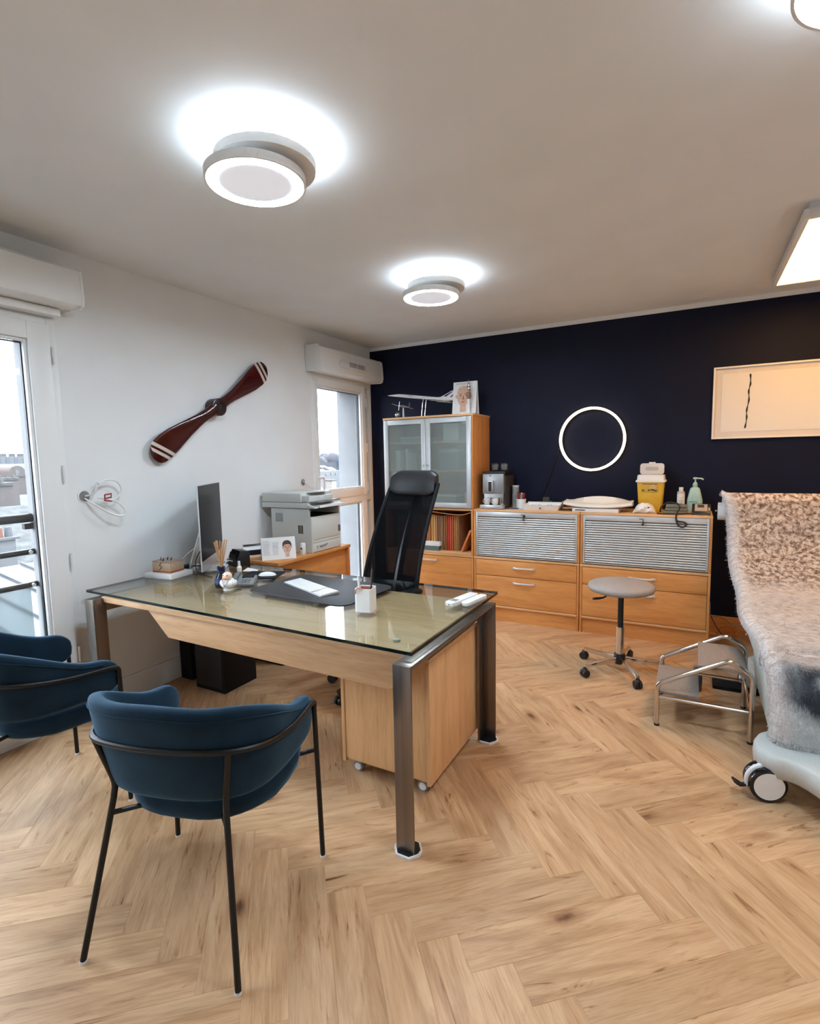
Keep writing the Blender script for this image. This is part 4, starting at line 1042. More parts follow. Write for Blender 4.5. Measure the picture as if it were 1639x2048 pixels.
cush('foot_cushion', [(2.90, 0.545), (2.80, 0.545), (2.738, 0.50), (2.722, 0.42), (2.716, 0.30)], 0.33, 0.99, 0.07, M['mint'])
sf = W(tc_); sf.bb(0.38, 0.92, 2.8, 4.0, 0.40, 0.455); sf.build('under_frame', M['black'], tc_, bevel=0.01)
col = W(tc_); rings = []
for z, xa, xb, ya, yb in ((0.16, 0.36, 0.90, 2.66, 3.70), (0.24, 0.345, 0.91, 2.72, 3.60), (0.32, 0.335, 0.92, 2.82, 3.55), (0.40, 0.33, 0.93, 2.90, 3.56), (0.455, 0.33, 0.93, 2.92, 3.58)):
    rings.append([(x, y, z) for x, y in rrect(xa, xb, ya, yb, 0.12, 5)])
col.loft(rings); col.build('column_cover', M['mint'], tc_, smooth=50)
# moulded base: lobed plan with a waisted front bar
plan = smoothpath([(0.285, 2.60, 0), (0.272, 2.68, 0), (0.30, 2.76, 0), (0.36, 2.79, 0), (0.44, 2.76, 0), (0.50, 2.80, 0), (0.50, 3.4, 0), (0.40, 3.62, 0), (0.33, 3.78, 0), (0.38, 3.88, 0), (0.50, 3.86, 0), (0.80, 3.86, 0), (0.92, 3.88, 0), (0.97, 3.78, 0), (0.90, 3.62, 0), (0.82, 3.4, 0), (0.82, 2.80, 0), (0.88, 2.76, 0), (0.96, 2.79, 0), (1.02, 2.74, 0), (1.04, 2.64, 0), (1.01, 2.56, 0), (0.92, 2.50, 0), (0.78, 2.40, 0), (0.66, 2.37, 0), (0.54, 2.41, 0), (0.42, 2.54, 0), (0.33, 2.56, 0), (0.285, 2.60, 0)], 4)[:-1]
cxy = Vector((0.65, 3.0, 0))
ba = W(tc_); ba.loft([[((p.x - 0.65) * s + 0.65, (p.y - 3.0) * s + 3.0, z) for p in plan] for z, s in ((0.112, 0.965), (0.120, 0.985), (0.17, 1.0), (0.198, 0.992), (0.212, 0.965), (0.217, 0.90))]); ba.build('base', M['base_grey'], tc_, smooth=50)
def castor(x, y, rz, brake=True):
    Mx = Matrix.Translation((x, y, 0)) @ Matrix.Rotation(rz, 4, 'Z')
    c = W(tc_); c.M = Mx
    for s in (-1, 1):
        rings = []
        for r, q in ((0.0, 0.012), (0.066, 0.012), (0.0735, 0.016), (0.0755, 0.022), (0.0735, 0.038), (0.066, 0.043), (0.061, 0.0435), (0.0, 0.0435)):
            rings.append([(s * q, r * math.cos(2 * math.pi * k / 28), 0.0755 + r * math.sin(2 * math.pi * k / 28)) for k in range(28)])
        c.loft(rings)
    co = c.build('castor', M['black_gloss'], tc_, smooth=40)
    for s in (-1, 1):
        d = W(tc_); d.M = Mx; d.cyl((s * 0.0436, 0, 0.0755), (s * 0.0452, 0, 0.0755), 0.0595, n=32); d.build('wheel_cap', M['warm_white'], co)
    f = W(tc_); f.M = Mx; f.tube(arc((0, 0, 0.0755), 0.071, 20, 200, 14, 'yz'), 0.0112, 8); f.build('fork', M['white_plastic'], co)
    f = W(tc_); f.M = Mx; f.cyl((0, 0, 0.08), (0, 0, 0.14), 0.014, n=12); f.build('stem', M['black'], co)
    if brake:
        p = W(tc_); p.M = Mx; p.loft([[(w, -0.070 - q, z_ + e) for w, e in ((-hw, -0.005), (hw, -0.005), (hw, 0.005), (-hw, 0.005))] for q, hw, z_ in ((0.0, 0.008, 0.052), (0.018, 0.010, 0.050), (0.034, 0.022, 0.056), (0.048, 0.024, 0.064), (0.056, 0.015, 0.068))]); p.build('brake_pedal', M['black'], co, bevel=0.002)
castor(0.315, 2.60, R(-74)); castor(0.97, 2.66, R(-30)); castor(0.37, 3.80, R(-70), False); castor(0.93, 3.80, R(-60), False)
# paper roll behind the head end
W(tc_).cyl((0.168, 4.462, 1.065), (0.86, 4.462, 1.065), 0.064, n=32).build('paper_roll', M['paper'], tc_, smooth=40)
W(tc_).cyl((0.15, 4.462, 1.065), (0.88, 4.462, 1.065), 0.010, n=10).build('roll_bar', M['chrome'], tc_)
sh_ = W(tc_); sh_.loft([[(x, 4.462 - 0.062 * math.sin(a), 1.066 + 0.064 * math.cos(a)) for a in [R(60), R(40), R(20), R(0)]] + [(x, 4.44, 1.155), (x, 4.41, 1.187)] for x in (0.19, 0.85)], closed=False, caps=False); sh_.build('paper_sheet', M['paper'], tc_)

# fur throw draped over the chair
th_ = thing('fur_throw', 'mottled brown and grey fur throw draped over the treatment chair', 'throw', (0.6, 3.3, 0.6))
prof = [Vector((0, y, z)) for y, z in ((4.415, 1.175), (4.40, 1.192), (4.36, 1.198), (4.325, 1.150), (4.27, 1.035), (4.20, 0.915), (4.10, 0.808), (3.92, 0.69), (3.68, 0.615), (3.40, 0.588), (3.10, 0.573), (2.92, 0.569), (2.80, 0.568), (2.715, 0.556), (2.678, 0.50), (2.668, 0.42), (2.664, 0.32), (2.662, 0.235))]
PP = smoothpath(prof, 5)
ln = [0.0]
for a, b in zip(PP, PP[1:]): ln.append(ln[-1] + (b - a).length)
VF = min((abs(p.y - 2.735) + abs(p.z - 0.562), ln[i]) for i, p in enumerate(PP))[1]      # where the throw folds over the foot end
def fur_mat(name):
    m = mat(name, (0.5, 0.4, 0.35), 0.9, 0, 0.15, sheen=0.3)
    uv = N(m, 'ShaderNodeUVMap'); sp = N(m, 'ShaderNodeSeparateXYZ'); LK(m, uv, 'UV', sp, 'Vector')
    n1 = N(m, 'ShaderNodeTexNoise', Scale=42, Detail=2, Distortion=0.6); LK(m, uv, 'UV', n1, 'Vector')
    n2 = N(m, 'ShaderNodeTexNoise', Scale=5, Detail=3); LK(m, uv, 'UV', n2, 'Vector')
    mp = N(m, 'ShaderNodeMapping', Scale=(9, 40, 1)); LK(m, uv, 'UV', mp, 'Vector')
    n3 = N(m, 'ShaderNodeTexNoise', Scale=2.2, Detail=4); LK(m, mp, 'Vector', n3, 'Vector')
    curly = ramp(m, [(0.35, (0.15, 0.09, 0.068)), (0.46, (0.36, 0.27, 0.215)), (0.58, (0.66, 0.58, 0.52))]); LK(m, n1, 'Fac', curly, 'Fac')
    long_ = ramp(m, [(0.30, (0.30, 0.255, 0.235)), (0.45, (0.52, 0.465, 0.435)), (0.65, (0.66, 0.61, 0.575))]); LK(m, n3, 'Fac', long_, 'Fac')
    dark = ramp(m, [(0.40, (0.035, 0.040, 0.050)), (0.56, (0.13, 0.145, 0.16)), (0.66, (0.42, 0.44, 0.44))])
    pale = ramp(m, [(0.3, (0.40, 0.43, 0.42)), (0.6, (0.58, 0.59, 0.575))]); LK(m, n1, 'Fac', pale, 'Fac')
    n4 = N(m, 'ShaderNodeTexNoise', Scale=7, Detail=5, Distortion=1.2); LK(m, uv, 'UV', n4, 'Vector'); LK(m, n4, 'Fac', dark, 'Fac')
    # wobble of the zone borders
    wb = N(m, 'ShaderNodeMath', _operation='MULTIPLY_ADD'); wb.inputs[1].default_value = 0.18; wb.inputs[2].default_value = -0.09; LK(m, n2, 'Fac', wb, 0)
    vv = N(m, 'ShaderNodeMath', _operation='ADD'); LK(m, sp, 'Y', vv, 0); LK(m, wb, 0, vv, 1)
    def step(a, b):
        r = N(m, 'ShaderNodeMapRange', _clamp=True); r.inputs['From Min'].default_value = a; r.inputs['From Max'].default_value = b; LK(m, vv, 0, r, 'Value'); return r
    def mix(f, a, b):
        x = N(m, 'ShaderNodeMix', _data_type='RGBA'); m.node_tree.links.new(f, x.inputs[0]); m.node_tree.links.new(a, x.inputs[6]); m.node_tree.links.new(b, x.inputs[7]); return x.outputs[2]
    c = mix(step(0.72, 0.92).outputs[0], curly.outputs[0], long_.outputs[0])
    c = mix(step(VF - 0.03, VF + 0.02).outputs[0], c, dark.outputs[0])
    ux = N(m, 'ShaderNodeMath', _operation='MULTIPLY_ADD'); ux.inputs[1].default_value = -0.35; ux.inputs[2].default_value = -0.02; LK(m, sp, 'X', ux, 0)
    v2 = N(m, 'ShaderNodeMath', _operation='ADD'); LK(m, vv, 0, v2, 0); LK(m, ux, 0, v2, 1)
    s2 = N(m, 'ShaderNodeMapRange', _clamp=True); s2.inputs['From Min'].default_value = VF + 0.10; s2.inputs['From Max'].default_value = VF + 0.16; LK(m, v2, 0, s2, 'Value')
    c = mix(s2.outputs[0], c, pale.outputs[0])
    # pale fringe along the left border
    ed = N(m, 'ShaderNodeMapRange', _clamp=True); ed.inputs['From Min'].default_value = 0.035; ed.inputs['From Max'].default_value = 0.085; ed.inputs['To Min'].default_value = 1.0; ed.inputs['To Max'].default_value = 0.0; LK(m, sp, 'X', ed, 'Value')
    fr2 = ramp(m, [(0.3, (0.42, 0.37, 0.35)), (0.6, (0.66, 0.62, 0.60))]); LK(m, n3, 'Fac', fr2, 'Fac')
    c = mix(ed.outputs[0], c, fr2.outputs[0])
    m.node_tree.links.new(c, PB(m).inputs['Base Color'])
    b = N(m, 'ShaderNodeBump', Strength=0.7, Distance=0.006); LK(m, n1, 'Fac', b, 'Height'); LK(m, b, 'Normal', PB(m), 'Normal')
    return m
M['fur'] = fur_mat('mottled_fur')
nx_ = 26; WID = 0.70
def left_x(y): return (0.335 - 0.053 * (y - 2.68) / 0.72 if y < 3.4 else 0.282 - 0.042 * (y - 3.4) / 0.9) - 0.008 - 0.05 * min(1.0, max(0.0, (y - 4.12) / 0.25)) ** 2
VS, FS, UVS = [], [], []
random.seed(5)
for j, p in enumerate(PP):
    tg = (PP[min(j + 1, len(PP) - 1)] - PP[max(j - 1, 0)]).normalized(); nn = Vector((0, -tg.z, tg.y)); nn = nn if (nn.z > 0 or nn.y < 0) else -nn
    if nn.y > 0.3: nn = -nn
    for i in range(nx_ + 1):
        u = i / nx_ * WID
        drop = (0.05 if p.z < 1.1 else 0.02) * max(0, 1 - u / 0.045) ** 2 + 0.05 * max(0, 1 - (WID - u) / 0.045) ** 2
        wav = 0.006 * math.sin(ln[j] * 17 + u * 9) * (1 if ln[j] > 0.2 else 0)
        q = p - nn * drop + nn * wav
        VS.append((left_x(p.y) + u + 0.01 * math.sin(ln[j] * 9), q.y, q.z)); UVS.append((u, ln[j]))
NXI = nx_ + 1
for j in range(len(PP) - 1):
    for i in range(nx_): FS.append((j * NXI + i, j * NXI + i + 1, (j + 1) * NXI + i + 1, (j + 1) * NXI + i))
def uvmesh(name, vs_, fs, uvs, mt, parent, smooth=True):
    me = bpy.data.meshes.new(name); off = parent.location
    me.from_pydata([(v[0] - off.x, v[1] - off.y, v[2] - off.z) for v in vs_], [], fs)
    ly = me.uv_layers.new(name='UVMap')
    vi = [0] * len(me.loops); me.loops.foreach_get('vertex_index', vi)
    flat = [0.0] * (2 * len(vi))
    for k, i in enumerate(vi): flat[2 * k], flat[2 * k + 1] = uvs[i]
    ly.data.foreach_set('uv', flat)
    me.materials.append(mt)
    if smooth: me.polygons.foreach_set('use_smooth', [True] * len(me.polygons))
    o = bpy.data.objects.new(name, me); COL.objects.link(o); o.parent = parent; return o
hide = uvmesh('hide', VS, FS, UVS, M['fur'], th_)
md = hide.modifiers.new('thick', 'SOLIDIFY'); md.thickness = 0.008; md.offset = -1
# strands
sv, sf_, su = [], [], []
for k in range(52000):
    j = random.randrange(len(PP) - 1); i = random.randrange(nx_); a, b = random.random(), random.random()
    i0 = j * NXI + i
    p00, p10, p01 = Vector(VS[i0]), Vector(VS[i0 + 1]), Vector(VS[i0 + NXI])
    p = p00 + (p10 - p00) * a + (p01 - p00) * b
    uvp = (UVS[i0][0] + (UVS[i0 + 1][0] - UVS[i0][0]) * a, UVS[i0][1] + (UVS[i0 + NXI][1] - UVS[i0][1]) * b)
    ex, ey = (p10 - p00).normalized(), (p01 - p00).normalized(); nn = ex.cross(ey).normalized()
    if nn.z < 0 and nn.y > 0 or (abs(nn.z) > abs(nn.y) and nn.z < 0): nn = -nn
    if nn.y > 0.3: nn = -nn
    long_f = 1.0 if uvp[1] > 0.85 else 0.55
    L_ = (0.014 + 0.010 * random.random()) * (1 + 0.5 * long_f) * (0.5 if uvp[1] < 0.12 else 1.0)
    d = (nn * (0.7 - 0.3 * long_f) + ey * (0.25 + 0.5 * long_f) * (1 if uvp[1] > 0.85 else random.uniform(-1.4, 1.4)) + ex * random.uniform(-0.7, 0.7) * (1.3 - 0.3 * long_f)).normalized()
    if uvp[0] < 0.05 and uvp[1] > 0.15: d = (d - ex * 0.5).normalized()
    side = d.cross(nn); side = side.normalized() * 0.0011 if side.length > 1e-4 else ex * 0.001
    mid = p + d * L_ * 0.55 + nn * 0.002; tip = p + d * L_ + (ey * 0.3 - nn * 0.2) * L_ * 0.4
    b0 = len(sv); sv += [p - side, p + side, mid - side * 0.8, mid + side * 0.8, tip]; su += [uvp] * 5
    sf_ += [(b0, b0 + 1, b0 + 3, b0 + 2), (b0 + 2, b0 + 3, b0 + 4)]
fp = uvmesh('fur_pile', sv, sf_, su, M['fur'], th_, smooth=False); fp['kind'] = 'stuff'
# ================================================================== WALL PIECES
# propeller
pp = thing('wooden_propeller', 'dark red wooden propeller with striped tips on the white wall', 'propeller', (XL, 2.757, 1.90))
ang = math.atan2(2.257 - 1.54, 3.295 - 2.22)
dy, dz = math.cos(ang), math.sin(ang)
def blade(sgn, length):
    """list of cross-section rings along the blade; u along the blade, w across, n off the wall"""
    prof = [(0.0, 0.058, 0.030), (0.06, 0.045, 0.030), (0.12, 0.040, 0.028), (0.20, 0.046, 0.022), (0.32, 0.064, 0.014), (0.45, 0.084, 0.010), (0.54, 0.089, 0.0085), (0.595, 0.083, 0.008), (0.63, 0.066, 0.007), (0.648, 0.045, 0.006), (0.658, 0.020, 0.005)]
    prof = [(a * length / 0.658, w, t_) for a, w, t_ in prof]
    return prof
def blade_part(name, sgn, length, a0, a1, mt, grow=0.0, parent=None, shear=0.0):
    prof = blade(sgn, length); b = W(pp); rings = []
    def at(u):
        u = min(max(u, prof[0][0]), prof[-1][0])
        for (ua, wa, ta), (ub, wb, tb) in zip(prof, prof[1:]):
            if u <= ub + 1e-9:
                f = (u - ua) / (ub - ua); return wa + (wb - wa) * f, ta + (tb - ta) * f
        return prof[-1][1:]
    us = sorted(set([a0, a1] + [p[0] for p in prof if a0 < p[0] < a1] + [a0 + (a1 - a0) * k / 4 for k in range(5)]))
    for u0 in us:
        ring = []
        for k in range(20):
            a = 2 * math.pi * k / 20; u = u0
            for _ in range(4): u = min(u0 + shear * at(u)[0] * math.cos(a), length * 0.999)
            w_, t_ = at(u)
            tw = R(16) * (1 - min(1, u / (length * 0.9))) + R(3)
            c = Vector((XL + 0.055 - 0.012 * u / length, 2.757 + sgn * u * dy, 1.897 + sgn * u * dz))
            ax = Vector((math.sin(tw), -dz * math.cos(tw), dy * math.cos(tw))); nn = Vector((math.cos(tw), dz * math.sin(tw), -dy * math.sin(tw)))
            sk = -0.010 * sgn * math.sin(math.pi * u / length)
            ring.append(c + ax * (sk + (w_ + grow) * math.cos(a)) + nn * ((t_ + grow) * math.sin(a)))
        rings.append(ring)
    b.loft(rings); return b.build(name, mt, parent or pp, smooth=60)
for sg, L_ in ((-1, 0.648), (1, 0.648)):
    bl = blade_part('blade', sg, L_, 0.02, L_ - 0.0005, M['propeller'])
    for a0, a1 in ((L_ * 0.835, L_ * 0.875), (L_ * 0.905, L_ * 0.94)):
        blade_part('tip_stripe', sg, L_, a0, a1, M['cream_paint'], 0.0008, bl, 0.6 if sg < 0 else -0.1)
hb_ = W(pp); hb_.cyl((XL + 0.001, 2.757, 1.897), (XL + 0.085, 2.757, 1.897), 0.064, n=32); hb_.build('hub', M['propeller_dark'], pp, bevel=0.006)
W(pp).cyl((XL + 0.085, 2.757, 1.897), (XL + 0.088, 2.757, 1.897), 0.022, n=20).build('bore', M['black'], pp)

# open cable outlets
def outlet(name, label, y, z, r):
    t = thing(name, label, 'cable outlet', (XL, y, z))
    W(t).torus((XL + 0.002, y, z), r, 0.004, 'x', 28, 8).build('rim', M['white_plastic'], t)
    W(t).cyl((XL + 0.0005, y, z), (XL + 0.003, y, z), r, n=24).build('socket', M['mid_grey'], t)
    return t
t = outlet('cable_outlet', 'open wall socket with loops of white cable beside the window', 1.785, 1.313, 0.034)
lp = [(XL + 0.004, 1.79, 1.315), (XL + 0.05, 1.815, 1.33), (XL + 0.06, 1.83, 1.39)] + [(XL + 0.055, 1.905 + 0.075 * math.cos(R(a)), 1.345 + 0.062 * math.sin(R(a))) for a in range(140, -150, -25)] + [(XL + 0.05, 1.835, 1.30)]
W(t).tube(smoothpath(lp, 4), 0.0055, 8).build('cable', M['white_plastic'], t)
W(t).tube(smoothpath([(XL + 0.004, 1.785, 1.30), (XL + 0.05, 1.82, 1.26), (XL + 0.07, 1.90, 1.20), (XL + 0.075, 1.965, 1.185), (XL + 0.07, 1.985, 1.215), (XL + 0.06, 1.95, 1.265), (XL + 0.055, 1.90, 1.285)], 5), 0.0055, 8).build('cable', M['white_plastic'], t)
rt = W(t)
for seg in ([(1.868, 1.318), (1.908, 1.322), (1.906, 1.300), (1.866, 1.296), (1.868, 1.318)], [(1.864, 1.286), (1.906, 1.276)]):
    rt.tube([(XL + 0.066, y, z) for y, z in seg], 0.0045, 6)
rt.build('red_connector', mat('red_plastic', (0.28, 0.01, 0.012), 0.4), t)
t = outlet('cable_outlet', 'small open wall socket with a white cable above the printer', 3.744, 1.298, 0.032)
W(t).tube(smoothpath([(XL + 0.004, 3.74, 1.31), (XL + 0.03, 3.75, 1.29), (XL + 0.05, 3.78, 1.255), (XL + 0.05, 3.83, 1.235), (XL + 0.045, 3.80, 1.225)], 4), 0.005, 8).build('cable', M['white_plastic'], t)

# framed line drawing
t = thing('framed_picture', 'pale framed picture of a single black line on the navy wall', 'picture', (0.55, YN, 1.60))
x0, x1, z0, z1 = 0.118, 0.985, 1.603, 2.168
f = W(t); w_ = 0.014; ya, yb = YN - 0.03, YN - 0.001
f.bb(x0, x0 + w_, ya, yb, z0, z1).bb(x1 - w_, x1, ya, yb, z0, z1).bb(x0 + w_, x1 - w_, ya, yb, z1 - w_, z1).bb(x0 + w_, x1 - w_, ya, yb, z0, z0 + w_)
f.build('frame', M['warm_white'], t, bevel=0.002)
W(t).bb(x0 + w_, x1 - w_, YN - 0.014, YN - 0.002, z0 + w_, z1 - w_).build('mount', mat('cream_mount', (0.70, 0.66, 0.63), 0.7), t)
W(t).bb(x0 + 0.062, x1 - 0.062, YN - 0.0165, YN - 0.0145, z0 + 0.055, z1 - 0.055).build('sheet', M['paper'], t)
ln_ = smoothpath([(0.366, YN - 0.018, 2.100), (0.370, YN - 0.018, 2.03), (0.360, YN - 0.018, 1.97), (0.364, YN - 0.018, 1.90), (0.352, YN - 0.018, 1.82), (0.354, YN - 0.018, 1.76), (0.345, YN - 0.018, 1.682)], 4)
W(t).tube(ln_, [0.0045 + 0.0022 * math.sin(i * 1.7) for i in range(len(ln_))], 6).build('drawn_line', M['ink_dark'], t)
W(t).bb(x0 + w_, x1 - w_, YN - 0.0235, YN - 0.022, z0 + w_, z1 - w_).build('glazing', clear_glass('anti_reflective_glass', (1, 1, 1), 1.08), t)

# ================================================================== DESK THINGS
def disc(mb, c, ux, uz, pts, nrm, h):
    """flat printed shape: polygon pts in the (ux, uz) plane, h thick along nrm"""
    P = [Vector(c) + Vector(ux) * a + Vector(uz) * b for a, b in pts]; mb.ext(P, Vector(nrm) * h)
def ell(a, b, rx, rz, n=24, rot=0): return [(a + rx * math.cos(2 * math.pi * k / n) * math.cos(rot) - rz * math.sin(2 * math.pi * k / n) * math.sin(rot), b + rx * math.cos(2 * math.pi * k / n) * math.sin(rot) + rz * math.sin(2 * math.pi * k / n) * math.cos(rot)) for k in range(n)]
def face(t, parent, c, ux, uz, nrm, s, hair=True):
    """flat printed portrait, s = head height"""
    def sh(name, pts, mt, lv):
        b = MB(t.location) if False else MB(); disc(b, Vector(c) + Vector(nrm) * (0.0004 * lv), ux, uz, [(p[0] * s, p[1] * s) for p in pts], nrm, 0.0004); return b.build(name, mt, parent, smooth=0)
    if hair: sh('hair', [(-0.33, -0.02), (-0.39, 0.2), (-0.36, 0.46), (-0.2, 0.62), (0.02, 0.66), (0.22, 0.61), (0.36, 0.44), (0.39, 0.18), (0.33, -0.02), (0.1, -0.2), (-0.1, -0.2)], M['hair'], 0)
    sh('neck', [(-0.17, -0.75), (0.17, -0.75), (0.14, -0.3), (-0.14, -0.3)], M['skin'], 1)
    sh('ear', ell(-0.37, 0.03, 0.05, 0.09), M['skin'], 1); sh('ear', ell(0.37, 0.03, 0.05, 0.09), M['skin'], 1)
    top = 0.31 if hair else 0.56
    sh('face', [(0.0, -0.50), (0.14, -0.45), (0.27, -0.26), (0.335, 0.02), (0.31 if hair else 0.33, 0.14 if hair else 0.30), (0.22, top * 0.9), (0, top), (-0.22, top * 0.9), (-0.31 if hair else -0.33, 0.14 if hair else 0.30), (-0.335, 0.02), (-0.27, -0.26), (-0.14, -0.45)], M['skin'], 2)
    for q in (-1, 1):
        sh('eye', ell(q * 0.15, 0.07, 0.06, 0.022, 14), M['ink_dark'], 3); sh('brow', [(q * 0.06, 0.135), (q * 0.24, 0.15), (q * 0.25, 0.165), (q * 0.06, 0.165)], M['hair'], 3)
    sh('nose', [(-0.05, -0.13), (0.05, -0.13), (0.018, 0.06), (-0.018, 0.06)], M['skin_d'], 3)
    sh('mouth', ell(0, -0.25, 0.095, 0.03, 16), M['skin_d'], 3)
def lines(t, parent, c, ux, uz, nrm, x0, x1, z0, z1, n, th):
    b = MB()
    for k in range(n):
        z = z1 - (z1 - z0) * (k + 0.5) / n; e = x1 - (x1 - x0) * (0.05 + 0.25 * random.random())
        disc(b, Vector(c), ux, uz, [(x0, z), (e, z), (e, z + th), (x0, z + th)], nrm, 0.0003)
    b.build('printed_text', M['ink'], parent, smooth=0)

# skin-section model
t = thing('skin_model', 'anatomical skin block model on a white base beside the computer', 'model', (-2.945, 2.165, TZ), R(8))
MB().bb(-0.11, 0.11, -0.09, 0.09, 0.0, 0.032).build('base', M['white_plastic'], t, bevel=0.004)
Bx = [(0.033, 0.043, (0.42, 0.10, 0.04)), (0.043, 0.058, (0.60, 0.34, 0.16)), (0.058, 0.096, (0.58, 0.42, 0.30)), (0.096, 0.104, (0.44, 0.30, 0.22))]
for k, (a, b, c) in enumerate(Bx):
    MB().bb(-0.076, 0.070, -0.055, 0.06, a, b).build(['fat_layer', 'lower_dermis', 'dermis', 'epidermis'][k], noisy('skin_layer_%d' % k, c, tuple(v * 0.8 for v in c), 70, 3, 0.5), t, bevel=0.002)
for xx, yy in ((-0.04, -0.02), (-0.005, 0.0), (0.035, -0.01), (0.0, -0.04)):
    MB().tube([(xx, yy, 0.104), (xx + 0.003, yy, 0.118), (xx + 0.009, yy, 0.128)], [0.003, 0.0025, 0.001], 6).build('hair_shaft', M['ink_dark'], t)
MB().tube(smoothpath([(0.0, -0.0555, 0.10), (-0.012, -0.057, 0.08), (0.004, -0.057, 0.065), (-0.02, -0.057, 0.05)], 4), 0.0028, 6).build('vessel', mat('vessel_brown', (0.14, 0.05, 0.035), 0.5), t)
MB().ext([(-0.03, -0.0552, 0.046), (0.01, -0.0552, 0.046), (0.022, -0.0552, 0.066), (-0.005, -0.0552, 0.082), (-0.028, -0.0552, 0.07)], (0, -0.002, 0)).build('follicle', mat('follicle_tan', (0.55, 0.40, 0.22), 0.5), t)

# all-in-one computer
t = thing('desktop_computer', 'slim silver all in one computer seen almost edge on', 'computer', (-2.865, 2.455, TZ), R(-54.4))
b = MB(); b.ext([(x, 0.0, z) for x, z in rrect(-0.284, 0.284, 0.03, 0.578, 0.008)], (0, -0.008, 0)); b.build('display_shell', M['imac_alu'], t)
MB().ext([(x, 0.0005, z) for x, z in rrect(-0.281, 0.281, 0.098, 0.575, 0.007)], (0, 0.0016, 0)).build('screen', M['screen'], t)
MB().ext([(x, 0.0005, z) for x, z in rrect(-0.281, 0.281, 0.033, 0.0975, 0.004)], (0, 0.0012, 0)).build('chin', M['imac_alu'], t)
b = MB(); b.loft([[(x * s, -0.0082 - d, 0.32 + z * s) for x, z in rrect(-0.26, 0.26, -0.24, 0.24, 0.05)] for s, d in ((1.0, 0.0), (0.85, 0.012), (0.55, 0.028), (0.3, 0.034))]); b.build('rear_bulge', M['imac_alu'], t, smooth=60)
sp_ = [(-0.038, 0.290), (-0.062, 0.26), (-0.105, 0.13), (-0.132, 0.045), (-0.135, 0.018), (-0.122, 0.004), (-0.095, 0.0005), (0.085, 0.0005), (0.085, 0.0055), (-0.092, 0.0060), (-0.115, 0.010), (-0.126, 0.022), (-0.122, 0.045), (-0.096, 0.13), (-0.052, 0.262), (-0.036, 0.275)]
MB().ext([(-0.095, y, z) for y, z in sp_], (0.19, 0, 0)).build('stand', M['imac_alu'], t, smooth=40)
for pts in ([(0.02, -0.03, 0.25), (0.03, -0.10, 0.16), (0.05, -0.17, 0.10), (0.02, -0.24, 0.03), (-0.05, -0.30, 0.004)], [(0.05, -0.03, 0.2), (0.08, -0.09, 0.08), (0.12, -0.08, 0.01), (0.22, -0.02, 0.004), (0.3, 0.06, 0.004)]):
    MB().tube(smoothpath(pts, 5), 0.003, 6).build('cable', M['black'] if pts[0][0] > 0.03 else M['white_plastic'], t)
t = thing('power_supply', 'small black power brick behind the computer stand', 'adapter', (-3.02, 2.34, TZ))
MB().bb(-0.03, 0.03, -0.05, 0.05, 0, 0.03).build('case', M['black'], t, bevel=0.006)
MB().tube(smoothpath([(0.03, 0, 0.015), (0.09, 0.02, 0.03), (0.13, 0.06, 0.02)], 4), 0.004, 6).build('lead', M['black'], t)

# reed diffuser
t = thing('reed_diffuser', 'navy glass reed diffuser with wooden sticks on the desk', 'diffuser', (-2.385, 2.095, TZ))
MB().lathe([(0, 0.0), (0.036, 0.0), (0.040, 0.006), (0.040, 0.03), (0.032, 0.062), (0.020, 0.082), (0.018, 0.086), (0.018, 0.10), (0.023, 0.104), (0.023, 0.122), (0.016, 0.122), (0.016, 0.09), (0.0, 0.09)], n=24).build('bottle', clear_glass('navy_glass', (0.30, 0.36, 0.55), 1.5), t)
MB().lathe([(0.0175, 0.083), (0.0205, 0.086), (0.0205, 0.098), (0.0175, 0.10)], n=20).build('neck_band', mat('navy_band', (0.010, 0.016, 0.05), 0.4), t)
MB().lathe([(0.0402, 0.03), (0.041, 0.03), (0.0405, 0.05), (0.0372, 0.052)], n=20).build('paper_label', mat('blue_label', (0.03, 0.05, 0.16), 0.5), t)
random.seed(2)
M['reed'] = wood('rattan_reed', (0.52, 0.30, 0.155), (0.40, 0.20, 0.09), 'z')
for k in range(9):
    a = 2 * math.pi * k / 9 + 0.3; q = 0.012 + 0.034 * random.random()
    MB().cyl((-0.02 * math.cos(a), -0.02 * math.sin(a), 0.008), (q * math.cos(a), q * math.sin(a), 0.262 + 0.016 * random.random()), 0.0032, n=6).build('reed', M['reed'], t)

# rubber duck shaped figure
t = thing('toy_duck', 'small white rubber duck figurine with an orange bill and stethoscope', 'figurine', (-2.295, 2.06, TZ), R(20))
MB().lathe([(0, 0), (0.028, 0), (0.030, 0.006), (0.024, 0.010), (0, 0.010)], n=20).build('stand', M['white_plastic'], t)
b = MB(); b.sph((0, 0, 0.036), (0.042, 0.040, 0.028), 20, 12); b.sph((0.0, 0.036, 0.048), (0.016, 0.02, 0.014), 12, 8); b.build('body', M['white_plastic'], t)
for s in (-1, 1): MB().sph((s * 0.036, 0.002, 0.042), (0.012, 0.026, 0.018), 12, 8).build('wing', M['white_plastic'], t)
MB().sph((0, -0.008, 0.082), (0.027, 0.026, 0.025), 18, 12).build('head', mat('peach_white', (0.76, 0.58, 0.46), 0.35), t)
MB().sph((0, -0.036, 0.076), (0.016, 0.014, 0.007), 14, 8).build('bill', mat('orange_bill', (0.70, 0.30, 0.13), 0.4), t)
for s in (-1, 1): MB().sph((s * 0.012, -0.030, 0.090), 0.003, 8, 6).build('eye', M['ink_dark'], t)
MB().tube(smoothpath([(-0.018, -0.030, 0.062), (-0.010, -0.041, 0.045), (0, -0.044, 0.036), (0.010, -0.041, 0.045), (0.018, -0.030, 0.062)], 4), 0.0018, 6).build('stethoscope', M['mid_grey'], t)
